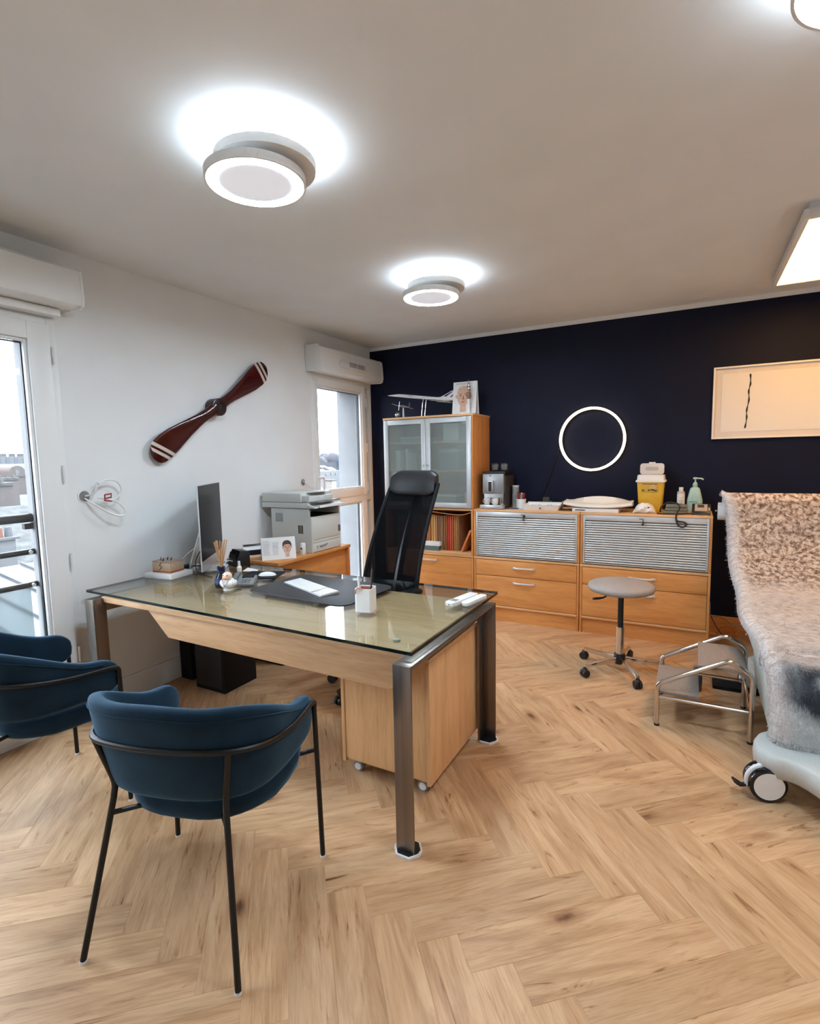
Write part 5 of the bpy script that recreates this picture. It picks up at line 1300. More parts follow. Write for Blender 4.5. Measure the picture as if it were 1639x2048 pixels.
MB().cyl((0, -0.042, 0.030), (0, -0.046, 0.030), 0.005, n=12).build('chest_piece', M['mid_grey'], t)

# desk telephone
t = thing('desk_phone', 'grey corded desk telephone behind the duck figurine', 'telephone', (-2.335, 2.215, TZ), R(32)); t.scale = (0.70, 0.70, 0.70)
b = MB(); b.ext([(-0.095, -0.085, 0.0), (-0.095, 0.085, 0.0), (-0.095, 0.085, 0.052), (-0.095, 0.02, 0.040), (-0.095, -0.085, 0.016)], (0.19, 0, 0)); b.build('body', M['mid_grey'], t, bevel=0.005)
b = MB(); b.loft([[(-0.085 + dx, y, z + e) for dx, e in ((0, 0), (0.042, 0), (0.042, 0.018), (0, 0.018))] for y, z in ((-0.085, 0.030), (-0.06, 0.040), (0, 0.052), (0.06, 0.062), (0.085, 0.062))]); b.build('handset', mat('phone_grey', (0.13, 0.135, 0.135), 0.4), t, bevel=0.006)
for r_ in range(4):
    for c_ in range(3): MB().box((0.0 + c_ * 0.026, -0.062 + r_ * 0.02, 0.024 + r_ * 0.0046), (0.018, 0.012, 0.006), rx=R(13)).build('key', M['mid_grey'], t, bevel=0.0015)
MB().box((0.026, 0.052, 0.0485), (0.10, 0.05, 0.004), rx=R(10)).build('display', M['screen'], t)

# black terminal, pump bottle, card
t = thing('card_terminal', 'black card terminal box behind the diffuser sticks', 'card reader', (-2.79, 2.60, TZ), R(-20))
b = MB(); b.ext([(-0.07, -0.05, 0), (-0.07, 0.06, 0), (-0.07, 0.06, 0.10), (-0.07, -0.01, 0.11)], (0.14, 0, 0)); b.build('body', M['black'], t, bevel=0.006)
b = MB(); b.box((0, -0.034, 0.075), (0.11, 0.003, 0.045), rx=R(-20)); b.build('display', M['screen'], t)
MB().tube(smoothpath([(0.03, -0.05, 0.04), (0.05, -0.10, 0.05), (0.09, -0.14, 0.02), (0.12, -0.15, 0.003)], 4), 0.0025, 6).build('lead', M['white_plastic'], t)
t = thing('hand_gel_bottle', 'tiny clear bottle with white cap behind the duck figurine', 'bottle', (-2.62, 2.45, TZ)); t.scale = (0.8, 0.8, 0.8)
MB().lathe([(0, 0), (0.019, 0), (0.020, 0.004), (0.020, 0.036), (0.012, 0.046), (0.012, 0.05), (0, 0.05)], n=18).build('bottle', M['warm_white'], t)
MB().lathe([(0, 0.0505), (0.010, 0.0505), (0.011, 0.085), (0.006, 0.088), (0, 0.088)], n=16).build('cap', M['white_plastic'], t)
t = thing('folded_paper_slip', 'small folded white paper slip beside the mouse mat', 'paper', (-2.56, 2.50, TZ), R(15))
MB().ext([(-0.05, -0.03, 0.0005), (0.05, -0.02, 0.0005), (0.06, 0.0, 0.018), (0.045, 0.02, 0.0005), (-0.045, 0.03, 0.012)], (0, 0, 0.0015)).build('sheet', M['paper'], t)

# mouse mat and mouse
t = tag(MB().ext([(x, y, 0.0) for x, y in rrect(-0.12, 0.12, -0.10, 0.10, 0.02)], (0, 0, 0.004)).build('mouse_mat', M['black_matte'], None, (-2.395, 2.43, TZ)), 'black mouse mat under the white mouse', 'mouse mat'); t.rotation_euler = (0, 0, R(22))
t = thing('computer_mouse', 'white curved computer mouse on the black mat', 'mouse', (-2.35, 2.425, TZ + 0.0042), R(-62))
b = MB(); rings = []
for i in range(11):
    v = -1 + i / 5; w_ = 0.029 * max(0.02, (1 - abs(v) ** 3.2)) ** 0.5; h_ = 0.004 + 0.018 * max(0, 1 - v * v) ** 0.7
    rings.append([(w_ * math.cos(a), 0.056 * v, max(0.0, h_ * math.sin(a) ** 0.8 if math.sin(a) > 0 else 0)) for a in [math.pi * k / 10 for k in range(11)]])
b.loft(rings); b.build('shell', M['white_plastic'], t, smooth=60)
MB().bb(-0.022, 0.022, -0.045, 0.045, 0.0, 0.002).build('sole', M['grey_plastic'], t)

# desk pad and keyboard
pad = MB(); pad.ext([(x, y, 0) for x, y in rrect(-0.355, 0.355, -0.235, 0.235, 0.07, 8)], (0, 0, 0.0035))
o = tag(pad.build('desk_pad', M['leather'], None, (-1.83, 2.30, TZ), bevel=0.001), 'large black leather desk pad with rounded corners', 'desk pad'); o.rotation_euler = (0, 0, R(-3))
kb = thing('keyboard', 'slim white wireless keyboard on the black desk pad', 'keyboard', (-1.885, 2.275, TZ + 0.0036), R(-22))
b = MB(); b.ext([(-0.215, -0.058, 0), (-0.215, 0.058, 0), (-0.215, 0.058, 0.011), (-0.215, 0.048, 0.012), (-0.215, -0.058, 0.005)], (0.43, 0, 0)); b.build('case', M['imac_alu'], kb, bevel=0.0012)
km = None
for r_ in range(6):
    for c_ in range(20):
        if c_ in (15,) : continue
        if km is None: km = MB().box((0, 0, 0), (0.0175, 0.0155, 0.0026), rx=R(3.5)).build('key', M['white_plastic'], kb); kk = km
        else: kk = km.copy(); COL.objects.link(kk); kk.parent = kb
        kk.location = (-0.202 + c_ * 0.0212, -0.047 + r_ * 0.0182, 0.0078 + r_ * 0.00105)

# pen pot
t = thing('pen_pot', 'white square pen pot with copper inside on the desk', 'pen holder', (-1.365, 2.055, TZ), R(14))
b = MB(); o_, i_ = rrect(-0.042, 0.042, -0.042, 0.042, 0.012), rrect(-0.038, 0.038, -0.038, 0.038, 0.009)
b.loft([[(x, y, z) for x, y in o_] for z in (0.0, 0.112)] + [[(x, y, z) for x, y in i_] for z in (0.112, 0.006)]); b.build('pot', M['white_matte'], t, smooth=50)
copper = mat('copper_lining', (0.48, 0.20, 0.12), 0.4)
b = MB(); q_ = rrect(-0.0375, 0.0375, -0.0375, 0.0375, 0.009); b.loft([[(x, y, z) for x, y in q_] for z in (0.107, 0.0065)], True, False); b.bb(-0.037, 0.037, -0.037, 0.037, 0.006, 0.0075); b.build('lining', copper, t, smooth=50)
t2 = thing('pencil', 'black pencil standing in the white pen pot', 'pencil', (-1.365, 2.055, TZ + 0.008))
MB().cyl((0.015, 0.012, 0), (0.018, 0.034, 0.19), 0.0042, n=6).build('shaft', M['black'], t2); MB().cyl((0.018, 0.034, 0.19), (0.0186, 0.0365, 0.212), 0.0042, 0.0006, 6).build('point', M['black_matte'], t2)
t2 = thing('pen', 'white pen standing in the white pen pot', 'pen', (-1.365, 2.055, TZ + 0.008))
MB().cyl((-0.02, -0.01, 0), (-0.032, -0.012, 0.150), 0.0062, n=10).build('barrel', M['white_plastic'], t2); MB().cyl((-0.032, -0.012, 0.150), (-0.0325, -0.0122, 0.160), 0.0045, n=8).build('button', M['white_plastic'], t2)
t2 = thing('tweezers', 'copper tweezers hooked on the rim of the pen pot', 'tweezers', (-1.365, 2.055, TZ + 0.09))
MB().tube([(0.028, -0.028, 0.016), (-0.01, -0.05, 0.028), (-0.018, -0.055, 0.022), (-0.02, -0.056, 0.0)], 0.0035, 6).build('arm', copper, t2)

# two handheld remotes on the glass
t = thing('remote_control', 'white remote with a small grey display at the desk corner', 'remote', (-1.005, 2.385, TZ), R(-11))
MB().ext([(x, y, 0.0) for x, y in rrect(-0.027, 0.027, -0.115, 0.115, 0.012)], (0, 0, 0.022)).build('case', M['white_plastic'], t, bevel=0.005)
MB().bb(-0.018, 0.018, -0.085, -0.05, 0.0222, 0.0232).build('display', M['mid_grey'], t)
MB().cyl((0, -0.1152, 0.010), (0, -0.1165, 0.010), 0.003, n=8).build('emitter', M['black'], t)
for k in range(3): MB().box((0, -0.02 + k * 0.022, 0.0228), (0.022, 0.010, 0.0015)).build('button', M['white_matte'], t, bevel=0.0006)
t = thing('remote_control', 'plain slim white remote nearest the desk edge', 'remote', (-0.945, 2.40, TZ), R(-9))
MB().ext([(x, y, 0.0) for x, y in rrect(-0.022, 0.022, -0.098, 0.098, 0.016)], (0, 0, 0.020)).build('case', M['white_plastic'], t, bevel=0.006)
MB().cyl((0, 0.05, 0.0202), (0, 0.05, 0.0215), 0.008, n=14).build('button', M['white_matte'], t)

# ================================================================== PRINTER AND NEIGHBOURS
pr = thing('laser_printer', 'bulky pale grey multifunction laser printer by the narrow window', 'printer', (-2.82, 3.39, CZ2))
x0, x1, y0, y1 = -3.03, -2.62, 3.205, 3.585
b = W(pr); b.ext([(x0, y0, CZ2 + 0.002), (x1, y0, CZ2 + 0.002), (x1, y0, 1.055), (x1 - 0.02, y0, 1.055), (x1 - 0.02, y0, 1.118), (x0, y0, 1.118)], (0, 0.02, 0)).build('side_cover', M['putty'], pr, bevel=0.002)
W(pr).bb(x0, x1 - 0.02, y0 + 0.0205, y1 - 0.0205, CZ2 + 0.002, 1.05).build('body', M['putty'], pr, bevel=0.003)
W(pr).bb(x0, x1, y1 - 0.02, y1, CZ2 + 0.002, 1.118).build('side_cover', M['putty'], pr, bevel=0.002)
W(pr).bb(x0, x0 + 0.14, y0 + 0.0205, y1 - 0.0205, 1.0505, 1.118).build('rear_housing', M['putty'], pr)
W(pr).bb(x0 + 0.141, x1 - 0.01, y0 + 0.0205, y1 - 0.0205, 1.0505, 1.056).build('output_tray', M['black_matte'], pr)
W(pr).bb(x1 - 0.0195, x1 + 0.004, y0 + 0.003, y1 - 0.003, 0.868, 1.053).build('front_cover', M['putty'], pr, bevel=0.004)
W(pr).bb(x1 - 0.0195, x1 + 0.003, y0 + 0.003, y1 - 0.003, 0.846, 0.866).build('tray_band', M['putty'], pr, bevel=0.002)
cs_ = W(pr).bb(x1 - 0.0195, x1 + 0.003, y0 + 0.003, y1 - 0.003, CZ2 + 0.006, 0.844).build('paper_cassette', M['putty'], pr, bevel=0.003)
W(pr).ext([(x1 + 0.0035, 3.345 + a, 0.803 + b_) for a, b_ in [(-0.055, 0.012), (0.055, 0.018), (0.06, 0.012), (0.03, 0.0), (-0.035, -0.004)]], (0.002, 0, 0)).build('cassette_grip', M['mid_grey'], cs_)
W(pr).bb(x1 + 0.0042, x1 + 0.006, y1 - 0.035, y1 - 0.006, 0.90, 0.955).build('badge', mat('printer_badge', (0.12, 0.08, 0.075), 0.4), pr)
W(pr).bb(x1 + 0.0032, x1 + 0.0045, 3.268, 3.273, 0.79, 0.82).build('paper_gauge', M['mid_grey'], cs_)
vv_ = W(pr)
for k in range(9): vv_.bb(-2.985, -2.905, y0 - 0.0012, y0 - 0.0002, 1.008 + k * 0.008, 1.0125 + k * 0.008)
vv_.build('vent_grille', M['mid_grey'], pr)
for k, c in enumerate(((0.03, 0.05, 0.09), (0.14, 0.16, 0.20), (0.26, 0.17, 0.06), (0.12, 0.06, 0.03))):
    W(pr).bb(-2.752 + k * 0.0125, -2.741 + k * 0.0125, y0 - 0.0012, y0 - 0.0002, 0.918, 0.985).build('toner_label', mat('toner_label_%d' % k, c, 0.5), pr)
sc_ = W(pr); sc_.bb(x0 - 0.085, x1 - 0.02, y0 - 0.012, y1 + 0.01, 1.122, 1.165); sc_.ext([(x1 - 0.02, y0 - 0.012, 1.122), (x1 - 0.02, y0 - 0.012, 1.15), (x1 + 0.05, y0 - 0.012, 1.132), (x1 + 0.05, y0 - 0.012, 1.122)], (0, 0.05, 0)); sc_.build('scanner_bed', M['putty'], pr, bevel=0.003)
W(pr).ext([(x1 - 0.02, y0 + 0.045, 1.124), (x1 - 0.02, y0 + 0.045, 1.150), (x1 + 0.06, y0 + 0.045, 1.142), (x1 + 0.06, y0 + 0.045, 1.124)], (0, 0.33, 0)).build('control_panel', M['white_plastic'], pr, bevel=0.002)
W(pr).bb(x0 - 0.085, x1 - 0.085, y0 - 0.012, y1 + 0.01, 1.167, 1.240).build('document_feeder', M['putty'], pr, bevel=0.008)
W(pr).bb(x1 - 0.084, x1 - 0.01, y0 + 0.0, y1 - 0.08, 1.167, 1.218).build('feeder_throat', M['putty'], pr, bevel=0.003)
W(pr).ext([(x1 - 0.0845, y0 - 0.01, 1.166), (x1 - 0.0845, y0 - 0.01, 1.172), (x1 + 0.055, y0 + 0.02, 1.180), (x1 + 0.055, y0 + 0.02, 1.168)], (0, 0.30, 0)).build('feeder_tray', M['mid_grey'], pr, bevel=0.001)
W(pr).ext([(x1 - 0.0845, y0 + 0.06, 1.242), (x1 - 0.0845, y0 + 0.06, 1.246), (x1 + 0.01, y0 + 0.09, 1.256), (x1 + 0.01, y0 + 0.09, 1.252)], (0, 0.22, 0)).build('paper_guide', M['white_plastic'], pr)
t = thing('label_printer', 'white and black label printer beside the desk calendar', 'printer', (-2.985, 2.945, CZ2), R(58))
b = MB(); b.ext([(-0.085, -0.055, 0), (-0.085, 0.055, 0), (-0.085, 0.055, 0.075), (-0.085, -0.03, 0.08), (-0.085, -0.055, 0.06)], (0.17, 0, 0)); b.build('case', M['white_plastic'], t, bevel=0.006)
MB().ext([(-0.070, -0.0, 0.0785), (-0.070, 0.056, 0.0757), (-0.070, 0.056, 0.088), (-0.070, 0.01, 0.092)], (0.15, 0, 0)).build('lid', M['black'], t, bevel=0.004)
MB().bb(-0.06, 0.075, -0.0575, -0.0555, 0.02, 0.058).build('slot', M['black'], t)
t = thing('desk_calendar', 'tent shaped desk card showing a dark haired face beside the printer', 'calendar', (-2.735, 2.95, CZ2), R(50))
for s in (-1, 1):
    b = MB(); b.ext([(-0.125, s * 0.045, 0.0), (0.125, s * 0.045, 0.0), (0.125, s * 0.003, 0.160), (-0.125, s * 0.003, 0.160)], (0, s * 0.002, 0.0004)); cd = b.build('card', M['paper'], t)
nv_ = Vector((0, -0.160, -0.042)).normalized(); nv_ = Vector((0, -0.967, 0.254)); uzv = Vector((0, 0.254, 0.967)); cc = Vector((0, -0.0245, 0.08)) + nv_ * 0.0026
face(t, t, cc + Vector((0.062, 0, 0)) + uzv * 0.0, (1, 0, 0), uzv, nv_, 0.088)
lines(t, t, cc, (1, 0, 0), uzv, nv_, -0.115, -0.06, -0.05, 0.06, 12, 0.0022); lines(t, t, cc, (1, 0, 0), uzv, nv_, -0.045, 0.01, -0.05, 0.05, 11, 0.0022)
t = thing('small_sensor', 'little white upright gadget behind the desk calendar', 'gadget', (-2.665, 3.15, CZ2))
MB().lathe([(0, 0), (0.019, 0), (0.021, 0.004), (0.021, 0.085), (0.017, 0.092), (0, 0.092)], n=18).build('case', M['white_plastic'], t)
MB().box((0.0, -0.0205, 0.05), (0.014, 0.004, 0.014)).build('button', M['black'], t, bevel=0.001)

# ================================================================== ON THE GLASS CABINET
TT = 1.893
t = thing('airliner_model', 'white delta wing supersonic airliner model on a two rod stand', 'model', (-2.33, 4.64, TT))
ax0, ax1 = Vector((-2.745, 4.64, 2.142)), Vector((-1.965, 4.64, 2.028)); L_ = (ax1 - ax0).length; ad_ = (ax1 - ax0).normalized(); au_ = Vector((-ad_.z, 0, ad_.x)); au_ = au_ if au_.z > 0 else -au_
b = W(t); rings = []
for f_, r_, dr in ((0.0, 0.0012, -0.010), (0.04, 0.0055, -0.008), (0.10, 0.0105, -0.004), (0.17, 0.0140, 0), (0.25, 0.0155, 0), (0.70, 0.0155, 0), (0.82, 0.0135, 0.002), (0.92, 0.008, 0.005), (1.0, 0.0012, 0.008)):
    c = ax0 + ad_ * (L_ * f_) + au_ * dr
    rings.append([c + Vector((0, 1, 0)) * (r_ * math.cos(2 * math.pi * k / 16)) + au_ * (r_ * 1.05 * math.sin(2 * math.pi * k / 16)) for k in range(16)])
b.loft(rings); b.build('fuselage', M['white_plastic'], t, smooth=60)
def ap(f_, w_, h_): return ax0 + ad_ * (L_ * f_) + Vector((0, w_, 0)) + au_ * h_
for s in (-1, 1):
    b = W(t); pl = [(0.26, 0.012), (0.36, 0.030), (0.50, 0.062), (0.62, 0.105), (0.76, 0.165), (0.80, 0.168), (0.83, 0.155), (0.86, 0.012)]
    b.loft([[ap(f_, s * w_, h_) for f_, w_ in pl] for h_ in (-0.013, -0.009)]); b.build('wing', M['white_plastic'], t)
    W(t).loft([[ap(f_, s * 0.075 + dx, -0.010 - dh) for dx, dh in ((-0.014, 0), (0.014, 0), (0.014, 0.014), (-0.014, 0.014))] for f_ in (0.66, 0.86)]).build('engine_nacelle', M['grey_plastic'], t)
def fin_shape(pl, w_): return [[ap(f_, s * w_, h_) for f_, h_ in pl] for s in (-1, 1)]
fn = W(t).loft(fin_shape([(0.70, 0.013), (0.76, 0.024), (0.89, 0.088), (0.925, 0.088), (0.955, 0.03), (0.96, 0.006)], 0.003)).build('tail_fin', M['white_plastic'], t)
W(t).loft(fin_shape([(0.785, 0.030), (0.885, 0.080), (0.905, 0.080), (0.825, 0.028)], 0.0034)).build('blue_stripe', mat('tail_blue', (0.012, 0.03, 0.14), 0.4), fn)
W(t).loft(fin_shape([(0.872, 0.028), (0.925, 0.066), (0.932, 0.055), (0.897, 0.027)], 0.0034)).build('red_stripe', mat('tail_red', (0.42, 0.012, 0.02), 0.4), fn)
for dx in (0.0, 0.035): W(t).cyl((-2.365 + dx, 4.64, TT + 0.008), (-2.345 + dx, 4.64, 2.068), 0.0045, n=10).build('stand_rod', M['chrome'], t)
W(t).bb(-2.46, -2.24, 4.60, 4.68, TT, TT + 0.008).build('stand_base', mat('dark_wood', (0.05, 0.025, 0.015), 0.4), t, bevel=0.002)
cu = bpy.data.curves.new('airline_text', 'FONT'); cu.body = 'AIR FRANCE'; cu.size = 0.0115; cu.extrude = 0.0002
ob = bpy.data.objects.new('airline_text', cu); COL.objects.link(ob)
me = bpy.data.meshes.new_from_object(ob.evaluated_get(bpy.context.evaluated_depsgraph_get())); COL.objects.unlink(ob); bpy.data.objects.remove(ob)
me.materials.append(mat('airline_blue', (0.03, 0.06, 0.22), 0.5)); ob = bpy.data.objects.new('lettering', me); COL.objects.link(ob); ob.parent = t
pt0 = ax0 + ad_ * (L_ * 0.30) + Vector((0, -0.0158, 0)) + au_ * 0.001
ob.location = pt0 - t.location; ob.rotation_euler = (R(90), math.atan2(-ad_.z, ad_.x), 0)
t = thing('metal_plane_ornament', 'small silver propeller plane ornament with a tiny globe', 'ornament', (-2.55, 4.58, TT))
sil = mat('polished_silver', (0.55, 0.56, 0.58), 0.22, 0.8)
W(t).bb(-2.62, -2.48, 4.55, 4.61, TT, TT + 0.008).build('base', mat('ornament_base', (0.02, 0.02, 0.022), 0.3), t, bevel=0.002)
W(t).cyl((-2.535, 4.58, TT + 0.008), (-2.535, 4.58, TT + 0.10), 0.010, 0.006, 12).build('post', M['white_plastic'], t)
b = W(t); b.loft([[(-2.535 + f_ * 0.35 + 0, 4.58 + f_ + r_ * math.cos(2 * math.pi * k / 12), TT + 0.115 + r_ * math.sin(2 * math.pi * k / 12)) for k in range(12)] for f_, r_ in ((-0.05, 0.003), (-0.04, 0.009), (0.0, 0.011), (0.05, 0.006), (0.09, 0.002))]); b.build('fuselage', sil, t, smooth=60)
b = W(t); b.loft([[(x, 4.575 + y, z) for y, z in ((-0.014, zz - 0.002), (0.014, zz - 0.002), (0.014, zz + 0.002), (-0.014, zz + 0.002))] for x, zz in ((-2.655, TT + 0.145), (-2.60, TT + 0.125), (-2.535, TT + 0.108), (-2.47, TT + 0.098), (-2.42, TT + 0.083))]); b.build('wing', sil, t)
b = W(t); b.loft([[(-2.505, 4.655 + y, z) for y in (-0.012, 0.012)] + [(-2.502, 4.655 + y, z) for y in (0.012, -0.012)] for z in (TT + 0.115, TT + 0.155)]); b.build('tail_fin', sil, t)
for s in (-1, 1): W(t).tube([(-2.552, 4.528, TT + 0.116), (-2.552 + s * 0.006, 4.527, TT + 0.116 + s * 0.042)], [0.003, 0.0015], 6).build('propeller_blade', sil, t)
W(t).sph((-2.598, 4.575, TT + 0.034), 0.026, 18, 12).build('globe', mat('silver_globe', (0.45, 0.44, 0.42), 0.3, 0.7), t)
t = thing('standing_calendar', 'tall white tent calendar showing a bald face on the glass cabinet', 'calendar', (-1.90, 4.635, TT))
b = MB(); b.ext([(-0.118, -0.045, 0.0), (0.118, -0.045, 0.0), (0.122, -0.004, 0.305), (-0.116, -0.004, 0.305)], (0, 0.0015, 0)); b.build('card', M['paper'], t)
b = MB(); b.ext([(-0.118, 0.045, 0.0), (0.118, 0.045, 0.0), (0.122, -0.002, 0.305), (-0.116, -0.002, 0.305)], (0, 0.0015, 0)); b.build('card', M['paper'], t)
uzv = Vector((0, 0.1332, 0.991)); nv_ = Vector((0, -0.991, 0.1332)); cc = Vector((0, -0.0245, 0.1525)) + nv_ * 0.0008
face(t, t, cc + uzv * 0.012 + Vector((-0.01, 0, 0)), (1, 0, 0), uzv, nv_, 0.188, hair=False)
b = MB(); disc(b, cc + nv_ * 0.0002, (1, 0, 0), uzv, [(-0.09, -0.150), (0.07, -0.150), (0.05, -0.128), (-0.07, -0.128)], nv_, 0.0004); b.build('white_collar', M['paper'], t, smooth=0)
lines(t, t, cc, (1, 0, 0), uzv, nv_, -0.09, 0.10, 0.125, 0.143, 2, 0.004); lines(t, t, cc, (1, 0, 0), uzv, nv_, 0.075, 0.112, -0.10, 0.10, 16, 0.002)
t = thing('rocket_model', 'slim white and brown rocket model in front of the bald face calendar', 'model', (-1.826, 4.535, TT))
MB().lathe([(0, 0), (0.017, 0), (0.018, 0.006), (0.013, 0.012), (0.013, 0.11), (0.0155, 0.118), (0.0155, 0.128), (0.010, 0.135), (0, 0.135)], n=18).build('lower_stage', M['white_plastic'], t)
MB().lathe([(0, 0.136), (0.016, 0.136), (0.021, 0.150), (0.021, 0.185), (0.014, 0.20), (0, 0.20)], n=18).build('mid_stage', mat('rocket_brown', (0.24, 0.13, 0.09), 0.35), t)
MB().lathe([(0, 0.201), (0.014, 0.201), (0.015, 0.225), (0.014, 0.252), (0.009, 0.275), (0.003, 0.288), (0.0015, 0.305), (0, 0.306)], n=18).build('nose', mat('rocket_silver', (0.55, 0.50, 0.46), 0.25, 0.6), t)
for zz in (0.208, 0.238): MB().lathe([(0.0152, zz), (0.0165, zz + 0.001), (0.0165, zz + 0.008), (0.0152, zz + 0.009)], n=18).build('band', M['ink_dark'], t)

# ================================================================== ON THE LOW CABINETS
CT = 1.022
cm = thing('coffee_machine', 'silver fronted bean to cup coffee machine on the roller cabinet', 'coffee machine', (-1.58, 4.70, CT))
W(cm).bb(-1.712, -1.50, 4.585, 4.86, CT + 0.30, CT + 0.34).build('lid', M['black'], cm, bevel=0.006)
W(cm).bb(-1.715, -1.50, 4.60, 4.86, CT + 0.012, CT + 0.2995).build('body', mat('machine_side', (0.045, 0.036, 0.032), 0.35), cm, bevel=0.004)
fr_ = W(cm).bb(-1.708, -1.508, 4.565, 4.5995, CT + 0.135, CT + 0.318).build('front_panel', mat('machine_silver', (0.40, 0.41, 0.41), 0.32, 0.6), cm, bevel=0.006)
W(cm).bb(-1.648, -1.600, 4.535, 4.5645, CT + 0.155, CT + 0.258).build('spout', M['imac_alu'], cm, bevel=0.004)
W(cm).bb(-1.642, -1.612, 4.5335, 4.5348, CT + 0.160, CT + 0.248).build('spout_window', M['black_gloss'], cm)
W(cm).cyl((-1.632, 4.5648, CT + 0.302), (-1.632, 4.5625, CT + 0.302), 0.006, n=12).build('power_button', M['black'], fr_)
W(cm).bb(-1.718, -1.505, 4.515, 4.5995, CT + 0.004, CT + 0.038).build('drip_tray', M['imac_alu'], cm, bevel=0.004)
W(cm).bb(-1.70, -1.515, 4.5850, 4.5995, CT + 0.04, CT + 0.134).build('niche_back', M['chrome'], cm)
def cup(label, x, y, z, group='espresso cups under the spout'):
    t = thing('espresso_cup', label, 'cup', (x, y, z), group=group)
    MB().lathe([(0, 0), (0.022, 0), (0.027, 0.01), (0.031, 0.056), (0.028, 0.056), (0.024, 0.012), (0, 0.010)], n=24).build('bowl', M['white_plastic'], t)
    MB().tube(arc((-0.027, 0, 0.032), 0.015, 70, 290, 10, 'xz'), 0.003, 6).build('handle', M['white_plastic'], t)
cup('left white espresso cup under the coffee spout', -1.658, 4.548, CT + 0.0385); cup('right white espresso cup under the coffee spout', -1.580, 4.545, CT + 0.0385)
def tumbler(label, x, y):
    t = thing('glass_tumbler', label, 'glass', (x, y, CT + 0.3405), group='tumblers on the coffee machine')
    MB().lathe([(0, 0), (0.026, 0), (0.028, 0.003), (0.034, 0.076), (0.032, 0.076), (0.026, 0.006), (0, 0.006)], n=24).build('glass', M['glass_small'], t)
    MB().lathe([(0.0292, 0.012), (0.0298, 0.014), (0.0335, 0.060), (0.0328, 0.062)], n=12).build('etching', frosted('etched_glass', (0.35, 0.33, 0.32), 0.4, 0.3), t)
tumbler('left clear tumbler on top of the coffee machine', -1.628, 4.69); tumbler('right clear tumbler on top of the coffee machine', -1.545, 4.70)
t = thing('cup_stack', 'tall stack of translucent paper cups leaning on the coffee machine', 'cups', (-1.455, 4.76, CT))
for k in range(14):
    MB().lathe([(0.026, 0.0 + k * 0.0145), (0.034, 0.012 + k * 0.0145), (0.0345, 0.0145 + k * 0.0145), (0.033, 0.0145 + k * 0.0145), (0.025, 0.001 + k * 0.0145)], n=18).build('cup', M['grey_plastic'] if k < 13 else M['white_plastic'], t)
t = thing('sachet_cup', 'white cup of red sugar sachets beside the coffee machine', 'cup', (-1.385, 4.70, CT))
MB().lathe([(0, 0), (0.038, 0), (0.042, 0.004), (0.045, 0.085), (0.042, 0.085), (0.038, 0.008), (0, 0.008)], n=24).build('cup', M['warm_white'], t)
random.seed(9)
for k in range(7):
    a = 2 * math.pi * k / 7
    t2 = thing('sugar_sachet', ['red sachet leaning left in the white cup', 'clear sachet at the back of the white cup', 'red and white sachet in the white cup middle', 'crumpled clear sachet topmost in the white cup', 'dark red sachet low in the white cup', 'pink sachet at the right of the white cup', 'white sachet at the front of the white cup'][k], 'sachet', (-1.385 + 0.02 * math.cos(a), 4.70 + 0.02 * math.sin(a), CT + 0.010), a, 'sachets in the white cup')
    MB().ext([(-0.014, -0.002, 0), (0.014, -0.002, 0), (0.016, 0.012, 0.115 + 0.03 * random.random()), (-0.012, 0.012, 0.115 + 0.02 * random.random())], (0, 0.002, 0)).build('packet', [mat('sachet_red', (0.30, 0.03, 0.035), 0.4), M['warm_white'], M['grey_plastic']][k % 3 if k != 4 else 0], t2)
t = thing('loose_papers', 'white leaflets lying by the coffee machine', 'papers', (-1.43, 4.57, CT))
for k, (a, dx, dy_) in enumerate(((12, 0, 0), (-18, 0.07, 0.01), (25, 0.05, 0.05))): MB().box((dx, dy_, 0.001 + k * 0.0012), (0.12, 0.08, 0.001), rz=R(a)).build('sheet', M['paper'], t)
t = thing('ballpoint_pen', 'dark blue ballpoint pen lying on the leaflets', 'pen', (-1.43, 4.545, CT + 0.0085), R(22))
MB().cyl((-0.06, 0, 0), (0.055, 0, 0), 0.0045, n=10).build('barrel', mat('pen_blue', (0.02, 0.03, 0.09), 0.3), t); MB().cyl((0.055, 0, 0), (0.072, 0, 0), 0.0045, 0.001, 10).build('tip', M['black'], t)
# white instrument tray
t = thing('instrument_tray', 'white plastic tray of small instruments on the roller cabinet', 'tray', (-1.165, 4.62, CT))
b = MB(); b.loft([[(x, y, z) for x, y in rrect(-w_, w_, -d_, d_, 0.012)] for z, w_, d_ in ((0.0, 0.150, 0.085), (0.012, 0.155, 0.09), (0.048, 0.165, 0.10), (0.048, 0.159, 0.094), (0.020, 0.150, 0.085))]); b.build('tray', M['warm_white'], t, smooth=40)
MB().bb(-0.16, 0.16, 0.096, 0.101, 0.040, 0.060).build('back_lip', M['warm_white'], t)
MB().box((0.0, -0.0975, 0.02), (0.014, 0.004, 0.010)).build('latch', M['black'], t)
MB().ext([(0.160, -0.09, 0.03), (0.160, 0.09, 0.03), (0.190, 0.09, 0.085), (0.190, -0.09, 0.085)], (0.003, 0, 0)).build('flap', M['warm_white'], t)
for k in range(8):
    t2 = thing('steel_instrument', ['leftmost', 'second from left', 'third from left', 'fourth from left', 'fourth from right', 'third from right', 'second from right', 'rightmost'][k] + ' thin instrument lying in the white tray', 'instrument', (-1.285 + k * 0.033, 4.63 + 0.01 * (k % 3), CT + 0.0245), R(10 * (k % 4) - 15), 'instruments in the white tray')
    MB().tube([(0, -0.05, 0), (0, 0.0, 0.006), (0.003, 0.055, 0.01)], 0.0035, 6).build('handle', M['mid_grey'], t2)
t = thing('wall_charger', 'small black and gold box on the ring light cord', 'adapter', (-1.18, 4.86, CT))
